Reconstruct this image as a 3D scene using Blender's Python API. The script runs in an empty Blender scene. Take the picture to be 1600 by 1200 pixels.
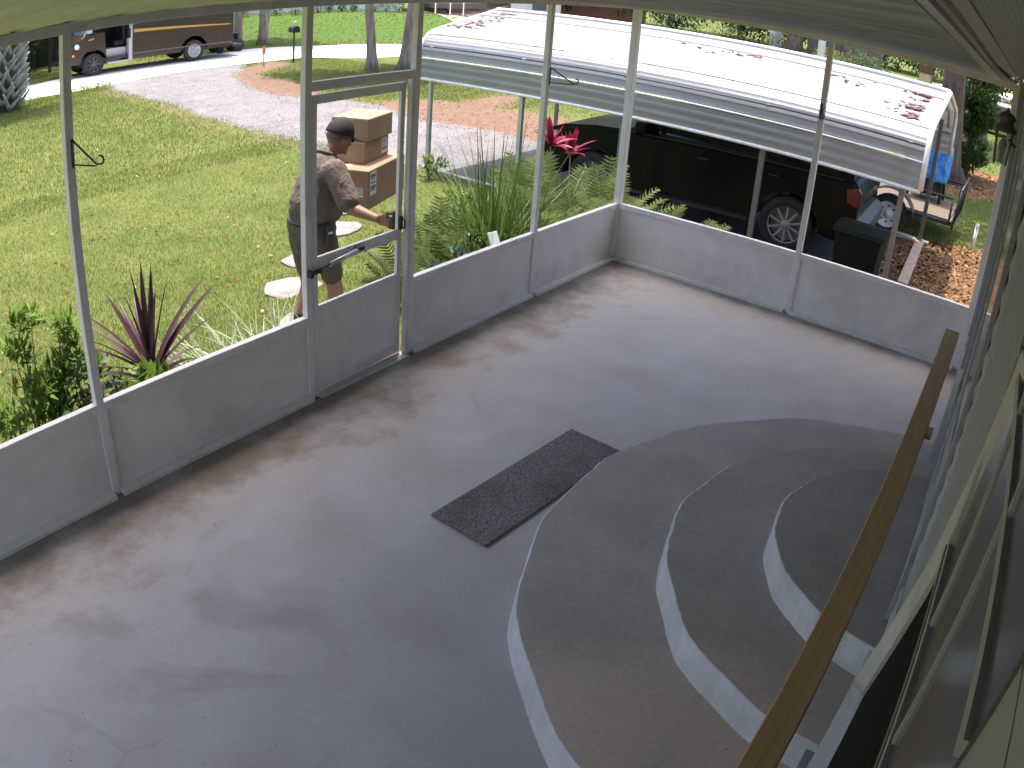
import bpy, bmesh, math, random
import numpy as np
from mathutils import Vector, Matrix, Quaternion, noise
random.seed(7); rng=np.random.default_rng(7)
S=bpy.context.scene; COL=S.collection
R=math.radians; PI=math.pi
# ------------------------------------------------------------------ camera
cam=bpy.data.cameras.new('camera'); cam_o=bpy.data.objects.new('camera',cam); COL.objects.link(cam_o)
cr=(0.5825881,-0.80991615,0.06802155); cu=(0.33998286,0.31886063,0.88472569); cf=(0.73824302,0.4923045,-0.46112202)
cam_o.matrix_world=Matrix(((cr[0],cu[0],-cf[0],-7.5018),(cr[1],cu[1],-cf[1],-3.8793),(cr[2],cu[2],-cf[2],2.8160),(0,0,0,1)))
cam.type='PANO'; cam.panorama_type='FISHEYE_LENS_POLYNOMIAL'      # the wide surveillance lens bends straight lines
cam.sensor_width=36; cam.sensor_height=27; cam.fisheye_fov=R(150)
cam.fisheye_polynomial_k0=0; cam.fisheye_polynomial_k1=-0.03308762962910073
cam.fisheye_polynomial_k2=-6.979147219430156e-05; cam.fisheye_polynomial_k3=6.3322911644952865e-06
cam.fisheye_polynomial_k4=-2.6933231843533664e-07
cam.clip_start=0.02; cam.clip_end=600
S.camera=cam_o
# ------------------------------------------------------------------ light
SUN_EL=R(77); SUN_AZ=R(52)       # azimuth of the sun from +X towards +Y
w=bpy.data.worlds.new('World'); S.world=w; w.use_nodes=True
nt=w.node_tree; bg=nt.nodes['Background']
sk=nt.nodes.new('ShaderNodeTexSky'); sk.sky_type='NISHITA'; sk.sun_disc=False
sk.sun_elevation=SUN_EL; sk.sun_rotation=R(90)-SUN_AZ; sk.dust_density=5.0; sk.air_density=1.0; sk.ozone_density=1.2
nt.links.new(sk.outputs[0],bg.inputs[0]); bg.inputs[1].default_value=0.15
sl=bpy.data.lights.new('sun','SUN'); sl.energy=2.6; sl.angle=R(0.55); sl.color=(1,.95,.86)
so=bpy.data.objects.new('sun',sl); COL.objects.link(so)
sd=Vector((math.cos(SUN_EL)*math.cos(SUN_AZ),math.cos(SUN_EL)*math.sin(SUN_AZ),math.sin(SUN_EL)))
so.rotation_euler=sd.to_track_quat('Z','Y').to_euler()
S.view_settings.view_transform='Standard'; S.view_settings.look='None'
S.view_settings.exposure=1.68; S.view_settings.gamma=1; S.view_settings.use_curve_mapping=False
S.cycles.use_denoising=True
S.cycles.max_bounces=10; S.cycles.diffuse_bounces=5; S.cycles.transparent_max_bounces=16
S.cycles.sample_clamp_indirect=6; S.cycles.caustics_reflective=False; S.cycles.caustics_refractive=False
# ------------------------------------------------------------------ helpers
def tag(o,label=None,cat=None,group=None,kind=None):
    if label: o['label']=label
    if cat: o['category']=cat
    if group: o['group']=group
    if kind: o['kind']=kind
    return o
def thing(name,label,cat,loc=(0,0,0),rz=0,group=None):
    o=bpy.data.objects.new(name,None); COL.objects.link(o); o.location=loc; o.rotation_euler=(0,0,rz); o.empty_display_size=.1
    return tag(o,label,cat,group)
def link(name,me,m=None,parent=None,smooth=False):
    o=bpy.data.objects.new(name,me); COL.objects.link(o)
    if m is not None:
        ms=m if isinstance(m,(list,tuple)) else [m]
        if not me.materials:
            for k in ms: me.materials.append(k)
    if parent: o.parent=parent
    if smooth: me.shade_smooth()
    return o
def obj(name,bm,m,parent=None,smooth=False):
    me=bpy.data.meshes.new(name); bm.normal_update(); bm.to_mesh(me); bm.free()
    return link(name,me,m,parent,smooth)
def copy_tree(o,parent=None):
    c=o.copy(); COL.objects.link(c)
    if parent: c.parent=parent
    for ch in list(o.children): copy_tree(ch,c)
    return c
def npmesh(name,V,F,m,parent=None,attrs=None,smooth=False):
    V=np.asarray(V,np.float32); F=np.asarray(F,np.int32); n=F.shape[1]
    me=bpy.data.meshes.new(name); me.vertices.add(len(V)); me.vertices.foreach_set('co',V.ravel())
    me.loops.add(F.size); me.loops.foreach_set('vertex_index',F.ravel())
    me.polygons.add(len(F)); me.polygons.foreach_set('loop_start',np.arange(0,F.size,n,dtype=np.int32))
    me.polygons.foreach_set('loop_total',np.full(len(F),n,np.int32))
    me.update(calc_edges=True)
    if attrs:
        for k,a in attrs.items():
            at=me.attributes.new(k,'FLOAT','POINT'); at.data.foreach_set('value',np.asarray(a,np.float32))
    return link(name,me,m,parent,smooth)
def box(bm,x0,x1,y0,y1,z0,z1,bev=0,M=None,mi=0):
    g=bmesh.ops.create_cube(bm,size=1)
    vs=g['verts']
    for v in vs:
        v.co=Vector((x0 if v.co.x<0 else x1, y0 if v.co.y<0 else y1, z0 if v.co.z<0 else z1))
    fs=list({f for v in vs for f in v.link_faces})
    for f in fs: f.material_index=mi
    if bev:
        r=bmesh.ops.bevel(bm,geom=list({e for v in vs for e in v.link_edges}),offset=bev,segments=1,affect='EDGES')
        vs=list({v for f in r['faces'] for v in f.verts}|{v for v in vs if v.is_valid})
        for f in r['faces']: f.material_index=mi
    if M is not None:
        for v in vs: v.co=M@v.co
    return vs
def bx(name,x0,x1,y0,y1,z0,z1,m,parent=None,bev=.002,M=None):
    bm=bmesh.new(); box(bm,x0,x1,y0,y1,z0,z1,bev,M); return obj(name,bm,m,parent)
def tube(bm,pts,r,seg=8,closed=False,cap=True,mi=0):
    pts=[Vector(p) for p in pts]; n=len(pts); rs=r if isinstance(r,(list,tuple)) else [r]*n
    rings=[]; up=None
    for i,p in enumerate(pts):
        a=pts[max(i-1,0)]; b=pts[min(i+1,n-1)]
        t=(b-a).normalized()
        if up is None: up=t.orthogonal().normalized()
        else:
            up=(up-t*up.dot(t))
            up=up.normalized() if up.length>1e-6 else t.orthogonal().normalized()
        s=t.cross(up)
        rings.append([bm.verts.new(p+(up*math.cos(2*PI*k/seg)+s*math.sin(2*PI*k/seg))*rs[i]) for k in range(seg)])
    for i in range(n-1):
        for k in range(seg):
            f=bm.faces.new((rings[i][k],rings[i][(k+1)%seg],rings[i+1][(k+1)%seg],rings[i+1][k])); f.material_index=mi; f.smooth=True
    if cap:
        bm.faces.new(rings[0][::-1]).material_index=mi; bm.faces.new(rings[-1]).material_index=mi
    return rings
def lathe(bm,prof,seg=24,M=None,mi=0,cap=True):
    """prof: (r,z) pairs"""
    rings=[]
    for r,z in prof:
        rings.append([bm.verts.new(Vector((r*math.cos(2*PI*k/seg),r*math.sin(2*PI*k/seg),z))) for k in range(seg)])
    for i in range(len(prof)-1):
        for k in range(seg):
            f=bm.faces.new((rings[i][k],rings[i][(k+1)%seg],rings[i+1][(k+1)%seg],rings[i+1][k])); f.material_index=mi; f.smooth=True
    if cap and prof[0][0]>1e-4: bm.faces.new(rings[0][::-1]).material_index=mi
    if cap and prof[-1][0]>1e-4: bm.faces.new(rings[-1]).material_index=mi
    if M is not None:
        for rg in rings:
            for v in rg: v.co=M@v.co
def prism(bm,poly,a,b,axis='y',mi=0,M=None):
    """poly in the two other axes, extruded from a to b along axis"""
    def P(u,v,t):
        return {'y':Vector((u,t,v)),'x':Vector((t,u,v)),'z':Vector((u,v,t))}[axis]
    A=[bm.verts.new(P(u,v,a)) for u,v in poly]; B=[bm.verts.new(P(u,v,b)) for u,v in poly]; n=len(poly)
    fs=[bm.faces.new(A),bm.faces.new(B[::-1])]+[bm.faces.new((A[i],B[i],B[(i+1)%n],A[(i+1)%n])) for i in range(n)]
    for f in fs: f.material_index=mi
    bmesh.ops.recalc_face_normals(bm,faces=fs)
    if M is not None:
        for v in A+B: v.co=M@v.co
def slab(bm,P,th,dirn):
    """P: front corners (3D), pushed back along dirn by th"""
    A=[bm.verts.new(Vector(p)) for p in P]; B=[bm.verts.new(Vector(p)+Vector(dirn)*th) for p in P]; n=len(P)
    fs=[bm.faces.new(A),bm.faces.new(B[::-1])]+[bm.faces.new((A[i],B[i],B[(i+1)%n],A[(i+1)%n])) for i in range(n)]
    bmesh.ops.recalc_face_normals(bm,faces=fs)
# ------------------------------------------------------------------ materials
class N:
    def __init__(s,name):
        s.m=bpy.data.materials.new(name); s.m.use_nodes=True; s.t=s.m.node_tree; s.b=s.t.nodes['Principled BSDF']; s._c=None
    def n(s,typ,**kw):
        x=s.t.nodes.new('ShaderNode'+typ)
        for k,v in kw.items(): setattr(x,k,v)
        return x
    def l(s,a,b): s.t.links.new(a,b)
    def put(s,sock,v):
        if hasattr(v,'node'): s.l(v,sock)
        elif isinstance(v,(tuple,list)) and len(v)==3 and sock.type=='RGBA': sock.default_value=(*v,1)
        else: sock.default_value=v
    @property
    def co(s):
        if s._c is None: s._c=s.n('TexCoord').outputs['Object']
        return s._c
    def sc(s,v,co=None):
        m=s.n('Mapping'); m.inputs['Scale'].default_value=v; s.l(co or s.co,m.inputs[0]); return m.outputs[0]
    def noise(s,scale,det=3,rough=.5,co=None,dist=0):
        x=s.n('TexNoise'); x.inputs['Scale'].default_value=scale; x.inputs['Detail'].default_value=det; x.inputs['Roughness'].default_value=rough; x.inputs['Distortion'].default_value=dist
        s.l(co or s.co,x.inputs['Vector']); return x.outputs['Fac']
    def voro(s,scale,co=None,feat='F1',out='Distance'):
        x=s.n('TexVoronoi'); x.feature=feat; x.inputs['Scale'].default_value=scale; s.l(co or s.co,x.inputs['Vector']); return x.outputs[out]
    def ramp(s,f,a,b,v0=0.,v1=1.):
        x=s.n('MapRange'); x.inputs[1].default_value=a; x.inputs[2].default_value=b; x.inputs[3].default_value=v0; x.inputs[4].default_value=v1
        s.put(x.inputs[0],f); return x.outputs[0]
    def mix(s,f,a,b,mode='MIX'):
        x=s.n('Mix'); x.data_type='RGBA'; x.blend_type=mode; s.put(x.inputs[0],f); s.put(x.inputs[6],a); s.put(x.inputs[7],b); return x.outputs[2]
    def math(s,op,a,b=0.):
        x=s.n('Math'); x.operation=op; s.put(x.inputs[0],a); s.put(x.inputs[1],b); return x.outputs[0]
    def sep(s,co=None):
        x=s.n('SeparateXYZ'); s.l(co or s.co,x.inputs[0]); return x.outputs
    def isl(s): return s.n('NewGeometry').outputs['Random Per Island']
    def attr(s,nm):
        x=s.n('Attribute'); x.attribute_name=nm; return x.outputs['Fac']
    def bump(s,h,st=.3,dist=.01):
        x=s.n('Bump'); x.inputs['Strength'].default_value=st; x.inputs['Distance'].default_value=dist; s.put(x.inputs['Height'],h); s.l(x.outputs[0],s.b.inputs['Normal'])
    def done(s,col=None,rough=.6,met=0,spec=None,**kw):
        if col is not None: s.put(s.b.inputs['Base Color'],col)
        s.put(s.b.inputs['Roughness'],rough); s.put(s.b.inputs['Metallic'],met)
        if spec is not None: s.b.inputs['Specular IOR Level'].default_value=spec
        for k,v in kw.items(): s.put(s.b.inputs[k.replace('_',' ')],v)
        return s.m
def plain(name,col,rough=.6,met=0,var=.12,vs=9,dirt=0,bump=0,**kw):
    a=N(name); f=a.noise(vs,4,.6)
    c=a.mix(a.ramp(f,.3,.7),tuple(x*(1-var) for x in col),tuple(min(1,x*(1+var)) for x in col))
    if dirt: c=a.mix(a.ramp(a.noise(vs*.35,6,.7,dist=.5),.48,.72,0,dirt),c,tuple(x*.45 for x in (.3,.26,.2)))
    if bump: a.bump(a.noise(vs*12,3),bump,.004)
    return a.done(c,rough,met,**kw)
WHITE=plain('white_paint_aluminium',(.76,.73,.70),.42,var=.05,dirt=.22)
PANEL=plain('kick_panel_aluminium',(.77,.74,.70),.5,var=.07,vs=2.2,dirt=.3)
BLACK=plain('black_iron',(.02,.02,.022),.45)
GALV=plain('galvanised_steel',(.50,.51,.53),.38,.6,var=.12,vs=5)
RUB=plain('tyre_rubber',(.028,.027,.026),.85,var=.3,bump=.3)
STEEL=plain('steel_rim',(.34,.34,.36),.45,.25)
WRIM=plain('white_steel_rim',(.72,.72,.71),.4)
def leafmat(name,c0,c1,rough=.5,tr=.25,c2=None):
    a=N(name); r=a.isl()
    c=a.mix(r,c0,c1)
    if c2: c=a.mix(a.ramp(r,.86,.88),c,c2)
    c=a.mix(a.ramp(a.noise(3,2),.35,.65,0,.35),c,tuple(x*.55 for x in c0))
    return a.done(c,rough,Transmission_Weight=0,Subsurface_Weight=0,spec=.3)
def translu(m,col_scale=1.0,f=.35):
    """adds light passing through thin leaves"""
    t=m.node_tree; b=t.nodes['Principled BSDF']; o=t.nodes['Material Output']
    tr=t.nodes.new('ShaderNodeBsdfTranslucent'); mx=t.nodes.new('ShaderNodeMixShader'); mx.inputs[0].default_value=f
    src=b.inputs['Base Color'].links[0].from_socket
    t.links.new(src,tr.inputs[0]); t.links.new(b.outputs[0],mx.inputs[1]); t.links.new(tr.outputs[0],mx.inputs[2]); t.links.new(mx.outputs[0],o.inputs[0])
    return m
GRASSM=translu(leafmat('grass_blades',(.12,.18,.03),(.28,.305,.085),.6,c2=(.30,.23,.10)),f=.4)
LEAF=translu(leafmat('green_leaves',(.045,.10,.018),(.12,.19,.035),.5))
LEAFD=translu(leafmat('dark_green_leaves',(.018,.045,.012),(.06,.10,.022),.5),f=.25)
LEAFY=translu(leafmat('bright_green_leaves',(.10,.19,.02),(.20,.30,.05),.5),f=.4)
FERN=translu(leafmat('fern_leaflets',(.13,.19,.05),(.28,.32,.14),.5),f=.35)
PURP=translu(leafmat('purple_leaves',(.045,.018,.028),(.10,.045,.06),.38),f=.15)
REDL=translu(leafmat('crimson_leaves',(.17,.008,.025),(.34,.035,.085),.4),f=.35)
PALE=translu(leafmat('pale_striped_leaves',(.30,.38,.24),(.50,.55,.42),.5),f=.25)
BLUEG=translu(leafmat('blue_green_leaves',(.05,.11,.085),(.10,.17,.13),.5),f=.2)
LITM=leafmat('dead_leaves',(.12,.055,.022),(.27,.145,.06),.8,c2=(.36,.26,.15))
def bark(name,c0,c1,sx=6):
    a=N(name); f=a.noise(sx,6,.7,co=a.sc((1,1,.18))); g=a.noise(1.3,3)
    c=a.mix(a.ramp(f,.35,.65),c0,c1); c=a.mix(a.ramp(g,.5,.7,0,.5),c,(.30,.29,.25))
    a.bump(f,.9,.05); return a.done(c,.9)
BARK=bark('bark_grey_brown',(.16,.12,.095),(.42,.34,.28))
BARKR=bark('bark_red_brown',(.07,.04,.03),(.19,.12,.095))
a=N('concrete_floor')                                # painted slab: lilac grey with brown dirt along the screens
x,y,z=a.sep(); big=a.noise(.55,5,.6); med=a.noise(2.3,6,.65); fine=a.noise(38,4,.7)
c=a.mix(a.ramp(big,.35,.65),(.395,.368,.37),(.475,.437,.42))
c=a.mix(a.ramp(med,.42,.66,0,.40),c,(.38,.305,.235))
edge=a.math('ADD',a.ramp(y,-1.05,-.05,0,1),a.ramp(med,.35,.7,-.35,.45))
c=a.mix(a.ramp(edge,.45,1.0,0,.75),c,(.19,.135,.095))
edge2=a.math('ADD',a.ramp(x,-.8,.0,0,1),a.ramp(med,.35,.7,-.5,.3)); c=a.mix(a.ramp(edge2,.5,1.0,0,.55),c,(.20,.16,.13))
st=a.math('MULTIPLY',a.ramp(a.noise(.9,4,.6,dist=1.2),.53,.66),a.ramp(x,-5.,-6.,0,.75)); c=a.mix(a.math('MULTIPLY',st,.8),c,(.24,.19,.15))
c=a.mix(a.ramp(a.noise(1.0,3,.5),.56,.64,0,.35),c,(.52,.49,.53))
sp=a.voro(9); c=a.mix(a.ramp(sp,.03,.045,.65,0),c,(.06,.05,.045))
c=a.mix(a.ramp(fine,.3,.7,0,.16),c,(.16,.15,.15))
cv=a.n('TexVoronoi'); cv.feature='DISTANCE_TO_EDGE'; cv.inputs['Scale'].default_value=.55
mx=a.n('Mix'); mx.data_type='VECTOR'; mx.inputs[0].default_value=.35
nz=a.n('TexNoise'); nz.inputs['Scale'].default_value=1.6; nz.inputs['Detail'].default_value=6; a.l(a.co,nz.inputs['Vector']); a.l(a.co,mx.inputs[4]); a.l(nz.outputs['Color'],mx.inputs[5]); a.l(mx.outputs[1],cv.inputs['Vector'])
crk=a.math('MULTIPLY',a.ramp(cv.outputs['Distance'],.0015,.005,1,0),a.ramp(a.noise(.7,2),.52,.6)); c=a.mix(a.math('MULTIPLY',crk,.12),c,(.08,.07,.07))
a.bump(a.noise(60,5,.7),.18,.006)
FLOOR=a.done(c,a.ramp(med,.3,.7,.42,.62),spec=.45)
a=N('step_tread_concrete'); med=a.noise(1.8,6,.65); x,y,z=a.sep()
c=a.mix(a.ramp(med,.35,.68),(.32,.285,.25),(.42,.375,.325))
c=a.mix(a.math('MULTIPLY',a.ramp(a.noise(1.1,3,.5,dist=.8),.36,.6),a.ramp(x,-.6,-1.3)),c,(.56,.43,.33))
c=a.mix(a.ramp(a.noise(34,4,.7),.3,.7,0,.25),c,(.10,.10,.10)); c=a.mix(a.ramp(a.voro(7),.03,.05,.5,0),c,(.05,.05,.04))
a.bump(a.noise(55,5,.7),.2,.006); TREAD=a.done(c,.6)
a=N('step_riser_paint'); c=a.mix(a.ramp(a.noise(3,6,.7),.4,.7),(.58,.56,.56),(.42,.40,.39)); a.bump(a.noise(30,4),.25,.01); RISER=a.done(c,.65)
a=N('house_siding'); f=a.noise(2.5,5,.7,co=a.sc((.4,1,3))); c=a.mix(a.ramp(f,.35,.65),(.34,.345,.345),(.46,.465,.46)); a.bump(a.noise(40,4,co=a.sc((.1,1,1))),.3,.004); SIDING=a.done(c,.6)
a=N('cream_trim'); f=a.noise(7,6,.7,co=a.sc((1,1,.12))); c=a.mix(a.ramp(f,.35,.7),(.375,.375,.375),(.28,.28,.28)); a.bump(f,.4,.006); CREAM=a.done(c,.65)
a=N('treated_lumber'); f=a.noise(5,6,.65,co=a.sc((.5,9,9)),dist=.6); c=a.mix(a.ramp(f,.3,.7),(.36,.20,.075),(.50,.31,.13))
c=a.mix(a.ramp(a.voro(1.4,co=a.sc((1,2.2,.3))),.03,.06,.85,0),c,(.07,.03,.015)); a.bump(f,.35,.004); LUMBER=a.done(c,.7)
a=N('aluminium_roof_pan'); f=a.noise(6,4,.6,co=a.sc((6,.25,1))); c=a.mix(a.ramp(f,.3,.7),(.36,.36,.375),(.54,.54,.55)); a.bump(a.noise(5,3,co=a.sc((9,.3,1))),.35,.01); PAN=a.done(c,a.ramp(f,.3,.7,.28,.45),.25)
a=N('perforated_soffit'); 
mp=a.sc((34,80,1)); v=a.n('TexVoronoi'); v.inputs['Scale'].default_value=1.; v.inputs['Randomness'].default_value=0; 
xx,yy,zz=a.sep(mp); cmb=a.n('CombineXYZ'); a.l(xx,cmb.inputs[0]); a.l(yy,cmb.inputs[1]); a.l(cmb.outputs[0],v.inputs['Vector'])
hole=a.ramp(v.outputs['Distance'],.13,.17,1,0); c=a.mix(hole,(.40,.41,.37),(.015,.015,.015)); a.bump(hole,.5,-.004); SOFFIT=a.done(c,.5)
a=N('window_glass_panel'); c=a.mix(a.noise(1.5,2),(.07,.08,.085),(.13,.14,.15)); GLASSP=a.done(c,.12,spec=.5)
DARKIN=plain('dark_opening_fill',(.010,.010,.008),.9,spec=.1)
a=N('door_mat_pile'); f=a.noise(170,2,.8); g=a.noise(2,4); c=a.mix(a.ramp(f,.38,.62),(.035,.030,.030),(.42,.36,.35)); c=a.mix(a.ramp(g,.45,.65,0,.4),c,(.05,.04,.035)); a.bump(f,1,.012); MATM=a.done(c,.95)
# ground
a=N('lawn_ground'); dr=a.attr('drive'); di=a.attr('dirt'); lf=a.attr('litter'); bk=a.attr('bank')
n1=a.noise(1.1,6,.7); n2=a.noise(7,5,.7); n3=a.noise(60,3,.8)
g=a.mix(a.ramp(n1,.35,.68),(.07,.11,.02),(.16,.175,.05)); g=a.mix(a.ramp(n2,.45,.7,0,.5),g,(.15,.11,.05)); g=a.mix(a.ramp(n3,.35,.65,0,.35),g,(.045,.05,.014))
g=a.mix(bk,g,a.mix(a.ramp(n2,.3,.7),(.05,.095,.016),(.085,.14,.03)))
d=a.mix(a.ramp(n2,.35,.65),(.14,.085,.06),(.22,.145,.11)); d=a.mix(a.ramp(n3,.4,.6,0,.5),d,(.14,.08,.05))
c=a.mix(a.ramp(a.math('ADD',di,a.ramp(n2,.25,.75,-.45,.45)),.45,.6),g,d)
gv=a.voro(28,out='Color'); gg=a.mix(a.ramp(n1,.4,.65),(.15,.142,.150),(.245,.235,.245)); gg=a.mix(a.ramp(n3,.35,.65,0,.55),gg,(.085,.07,.075)); gg=a.mix(a.ramp(n2,.55,.75,0,.45),gg,(.17,.10,.075))
c=a.mix(a.ramp(a.math('ADD',dr,a.ramp(n2,.25,.75,-.35,.35)),.45,.6),c,gg)
li=a.mix(a.ramp(a.noise(18,4,.8),.35,.65),(.12,.055,.028),(.30,.16,.08)); c=a.mix(a.ramp(a.math('ADD',lf,a.ramp(n2,.25,.75,-.4,.4)),.45,.6),c,li)
a.bump(a.noise(45,5,.8),.7,.03); GROUND=a.done(c,.95,spec=.15)
a=N('road_concrete'); f=a.noise(.8,6,.7); c=a.mix(a.ramp(f,.35,.65),(.62,.58,.56),(.72,.69,.67)); c=a.mix(a.ramp(a.noise(14,5,.7),.5,.75,0,.4),c,(.42,.36,.33)); a.bump(a.noise(50,4),.3,.01); ROAD=a.done(c,.85)
STONE=plain('stepping_stone_concrete',(.20,.175,.165),.85,var=.3,dirt=.4,vs=7,bump=.5)
# ------------------------------------------------------------------ terrain
def sm(a_,b_,x): 
    t=np.clip((x-a_)/(b_-a_),0,1); return t*t*(3-2*t)
FX=[-60,-30,3.8,15.2,19,21,30,60,200]; FY=[28,27,25.8,25.5,23.1,21.6,15,5,-20]
NX=[-60,-30,1.8,4.4,9,11.6,13.8,14.7,16.8,30,60,200]; NY=[24,23.4,22.1,21.1,21.1,20.8,20.5,18.8,18.1,10,0,-25]
def terr(x,y):
    x=np.asarray(x,float); y=np.asarray(y,float)
    d=np.hypot(np.maximum(x,0),np.maximum(y,0)); z=-.12-.36*sm(.2,3.5,d)
    dd=y-np.interp(x,FX,FY)
    return z+1.08*sm(2,9.5,dd)*sm(10,16,x)*(1-sm(26,38,x))
def tz(x,y): return float(terr(x,y))
def inpoly(X,Y,P):
    ins=np.zeros(X.shape,bool); n=len(P)
    for i in range(n):
        x0,y0=P[i]; x1,y1=P[(i+1)%n]
        c=((y0>Y)!=(y1>Y))&(X<(x1-x0)*(Y-y0)/(y1-y0+1e-12)+x0); ins^=c
    return ins
def pdist(X,Y,P):
    D=np.full(X.shape,1e9); n=len(P)
    for i in range(n):
        ax,ay=P[i]; bx_,by=P[(i+1)%n]; dx,dy=bx_-ax,by-ay; L=dx*dx+dy*dy+1e-12
        t=np.clip(((X-ax)*dx+(Y-ay)*dy)/L,0,1); D=np.minimum(D,np.hypot(X-ax-t*dx,Y-ay-t*dy))
    return np.where(inpoly(X,Y,P),D,-D)
DRIVE=[(5.4,21.5),(4.6,17.5),(4.3,15.0),(3.6,12.6),(3.25,10.3),(3.1,8.2),(2.9,5.4),(2.8,-2.6),(6.3,-2.6),(6.4,3.6),(6.7,6.4),(6.6,8.6),(7.4,10.6),(7.2,12.2),(6.8,13.4),(7.4,15.8),(9.0,18.6),(11,20.4),(11,21.5)]
DIRT1=[(6.2,3.2),(9.6,6.3),(9.4,8.2),(11.5,9.0),(11.2,9.8),(9.2,9.6),(8.6,10.9),(6.6,10.6),(6.2,7)]
DIRT2=[(7.2,12.0),(8.6,14.5),(9.4,17.8),(12.4,19.4),(12.0,20.6),(9.4,19.4),(7.2,16.2),(6.6,13.0)]
DIRT3=[(6.4,-1.2),(8.6,1.0),(10.4,4.2),(9.4,6.2),(6.4,3.6)]
LITTER=[(-.2,-1.2),(2.6,-1.2),(4.6,-1.7),(6.4,-2.0),(7.1,-3.2),(7.2,-5),(5,-8),(-.2,-8)]
LIT2=[(11.8,-2.6),(12.6,-.6),(16.5,0.2),(17.5,-3.2),(14,-3.9)]
def zones(X,Y):
    soft=lambda D,s: np.clip(D/s+.5,0,1)
    dr=soft(pdist(X,Y,DRIVE),.9)
    di=np.maximum(soft(pdist(X,Y,DIRT1),1.3),soft(pdist(X,Y,DIRT2),1.0)); di=np.maximum(di,.8*soft(pdist(X,Y,DIRT3),1.6)); di=np.maximum(di,.75*soft(pdist(X,Y,DRIVE)+.55,.9)*(1-dr))
    near=(X<1.2)&(Y<1.1)&(Y>-2.2); di=np.maximum(di,np.where(near,.55,0)*np.clip((1.15-np.maximum(X,Y))/.5,0,1))
    lf=np.maximum(soft(pdist(X,Y,LITTER),.9),soft(pdist(X,Y,LIT2),1.2))
    dd=Y-np.interp(X,FX,FY); bk=sm(1.6,2.2,dd)*sm(12,14,X)*(1-sm(30,40,X))
    return dr,di,lf,bk
gx=np.concatenate([[-250,-120,-60,-35,-22,-16],np.arange(-12,16,.16),np.arange(16,40,.7),np.arange(40,80,3),[90,120,200,400]])
gy=np.concatenate([[-250,-120,-60,-30,-18,-12],np.arange(-9,23,.16),np.arange(23,45,.6),np.arange(45,80,3),[90,120,200,400]])
X,Y=np.meshgrid(gx,gy,indexing='ij'); Z=terr(X,Y)
under=(X<.05)&(Y<.05)&(X>-8.6); Z=np.where(under,-.4,Z)
V=np.stack([X,Y,Z],-1).reshape(-1,3); nx_,ny_=len(gx),len(gy)
I=np.arange(nx_*ny_).reshape(nx_,ny_); F=np.stack([I[:-1,:-1],I[1:,:-1],I[1:,1:],I[:-1,1:]],-1).reshape(-1,4)
dr,di,lf,bk=zones(X,Y)
tag(npmesh('ground',V,F,GROUND,attrs={'drive':dr.ravel(),'dirt':di.ravel(),'litter':lf.ravel(),'bank':bk.ravel()},smooth=True),'lawn with gravel driveway, bare dirt and leaf litter around the porch','ground',kind='structure')
xs=np.concatenate([np.arange(-60,0,4.),np.arange(0,24,.5),np.arange(24,60,3.),[80,120]]); V=[];ny2=6
for x in xs:
    y0,y1=np.interp(x,NX,NY),np.interp(x,FX,FY); y0+=.18*noise.noise((x*.9,3,0)); y1+=.18*noise.noise((x*.9,9,0))
    for k in range(ny2): y=y0+(y1-y0)*k/(ny2-1); V.append((x,y,tz(x,y)+.012))
I=np.arange(len(V)).reshape(len(xs),ny2); F=np.stack([I[:-1,:-1],I[1:,:-1],I[1:,1:],I[:-1,1:]],-1).reshape(-1,4)
tag(npmesh('road',V,F,ROAD,smooth=True),'pale sunlit road crossing behind the lawn','road',kind='structure')
# distant backdrop of sky is the Nishita sky itself
# ------------------------------------------------------------------ porch slab, steps
bm=bmesh.new(); box(bm,-8.7,.10,-4.6,.07,-.42,0,.006)
tag(obj('floor',bm,FLOOR),'painted concrete porch floor with brown dirt along the edges','floor',kind='structure')
steps=thing('entry_steps','three rounded concrete entry steps with white painted risers','steps',(-3.9,-3.95,0))
def step(R0,z0,z1,seed):
    bm=bmesh.new(); n=220; A=[];B=[];Cc=[]
    rr=random.Random(seed)
    for k in range(n+1):
        t=PI*k/n; r=R0*(1+.010*noise.noise((math.cos(t)*2+seed,math.sin(t)*2,0))+.0025*noise.noise((math.cos(t)*9,math.sin(t)*9,seed))-.012*(1-abs(((t/PI*8+seed*.37)%1)*2-1))); e2=.006*noise.noise((t*30,seed,1))+.004*noise.noise((t*90,seed,5)); wob=.010+.006*noise.noise((t*22,seed,9))
        cx,cy=math.cos(t),math.sin(t)
        A.append(bm.verts.new((cx*r*1.012,cy*r*1.012,z0))); B.append(bm.verts.new((cx*(r+e2),cy*(r+e2),z1-.010))); Cc.append(bm.verts.new((cx*(r-wob),cy*(r-wob),z1)))
    for k in range(n):
        for a_,b_,mi in ((A,B,1),(B,Cc,1)):
            f=bm.faces.new((a_[k+1],a_[k],b_[k],b_[k+1])); f.material_index=mi; f.smooth=True
    prev=Cc
    for q in (.75,.5,.25):
        ring=[bm.verts.new((v.co.x*q,v.co.y*q,z1)) for v in Cc]
        for k in range(n): bm.faces.new((prev[k+1],prev[k],ring[k],ring[k+1]))
        prev=ring
    bm.faces.new(prev); 
    bmesh.ops.recalc_face_normals(bm,faces=bm.faces[:])
    return obj('step',bm,[TREAD,RISER],steps)
def place_step(o,dx,dy): o.location=(dx,dy,0); return o
place_step(step(1.96,-.02,.17,1),0,0); place_step(step(1.30,.165,.34,2),.02,0); place_step(step(.80,.335,.51,3),.0,.0)
bm=bmesh.new(); box(bm,-.66,.66,-.20,.20,.0,.014,.004); 
mat_o=obj('doormat',bm,MATM); mat_o.location=(-3.93,-1.70,.002); mat_o.rotation_euler=(0,0,R(-3.5)); tag(mat_o,'speckled dark brown doormat lying against the rounded bottom step','doormat')
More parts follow.
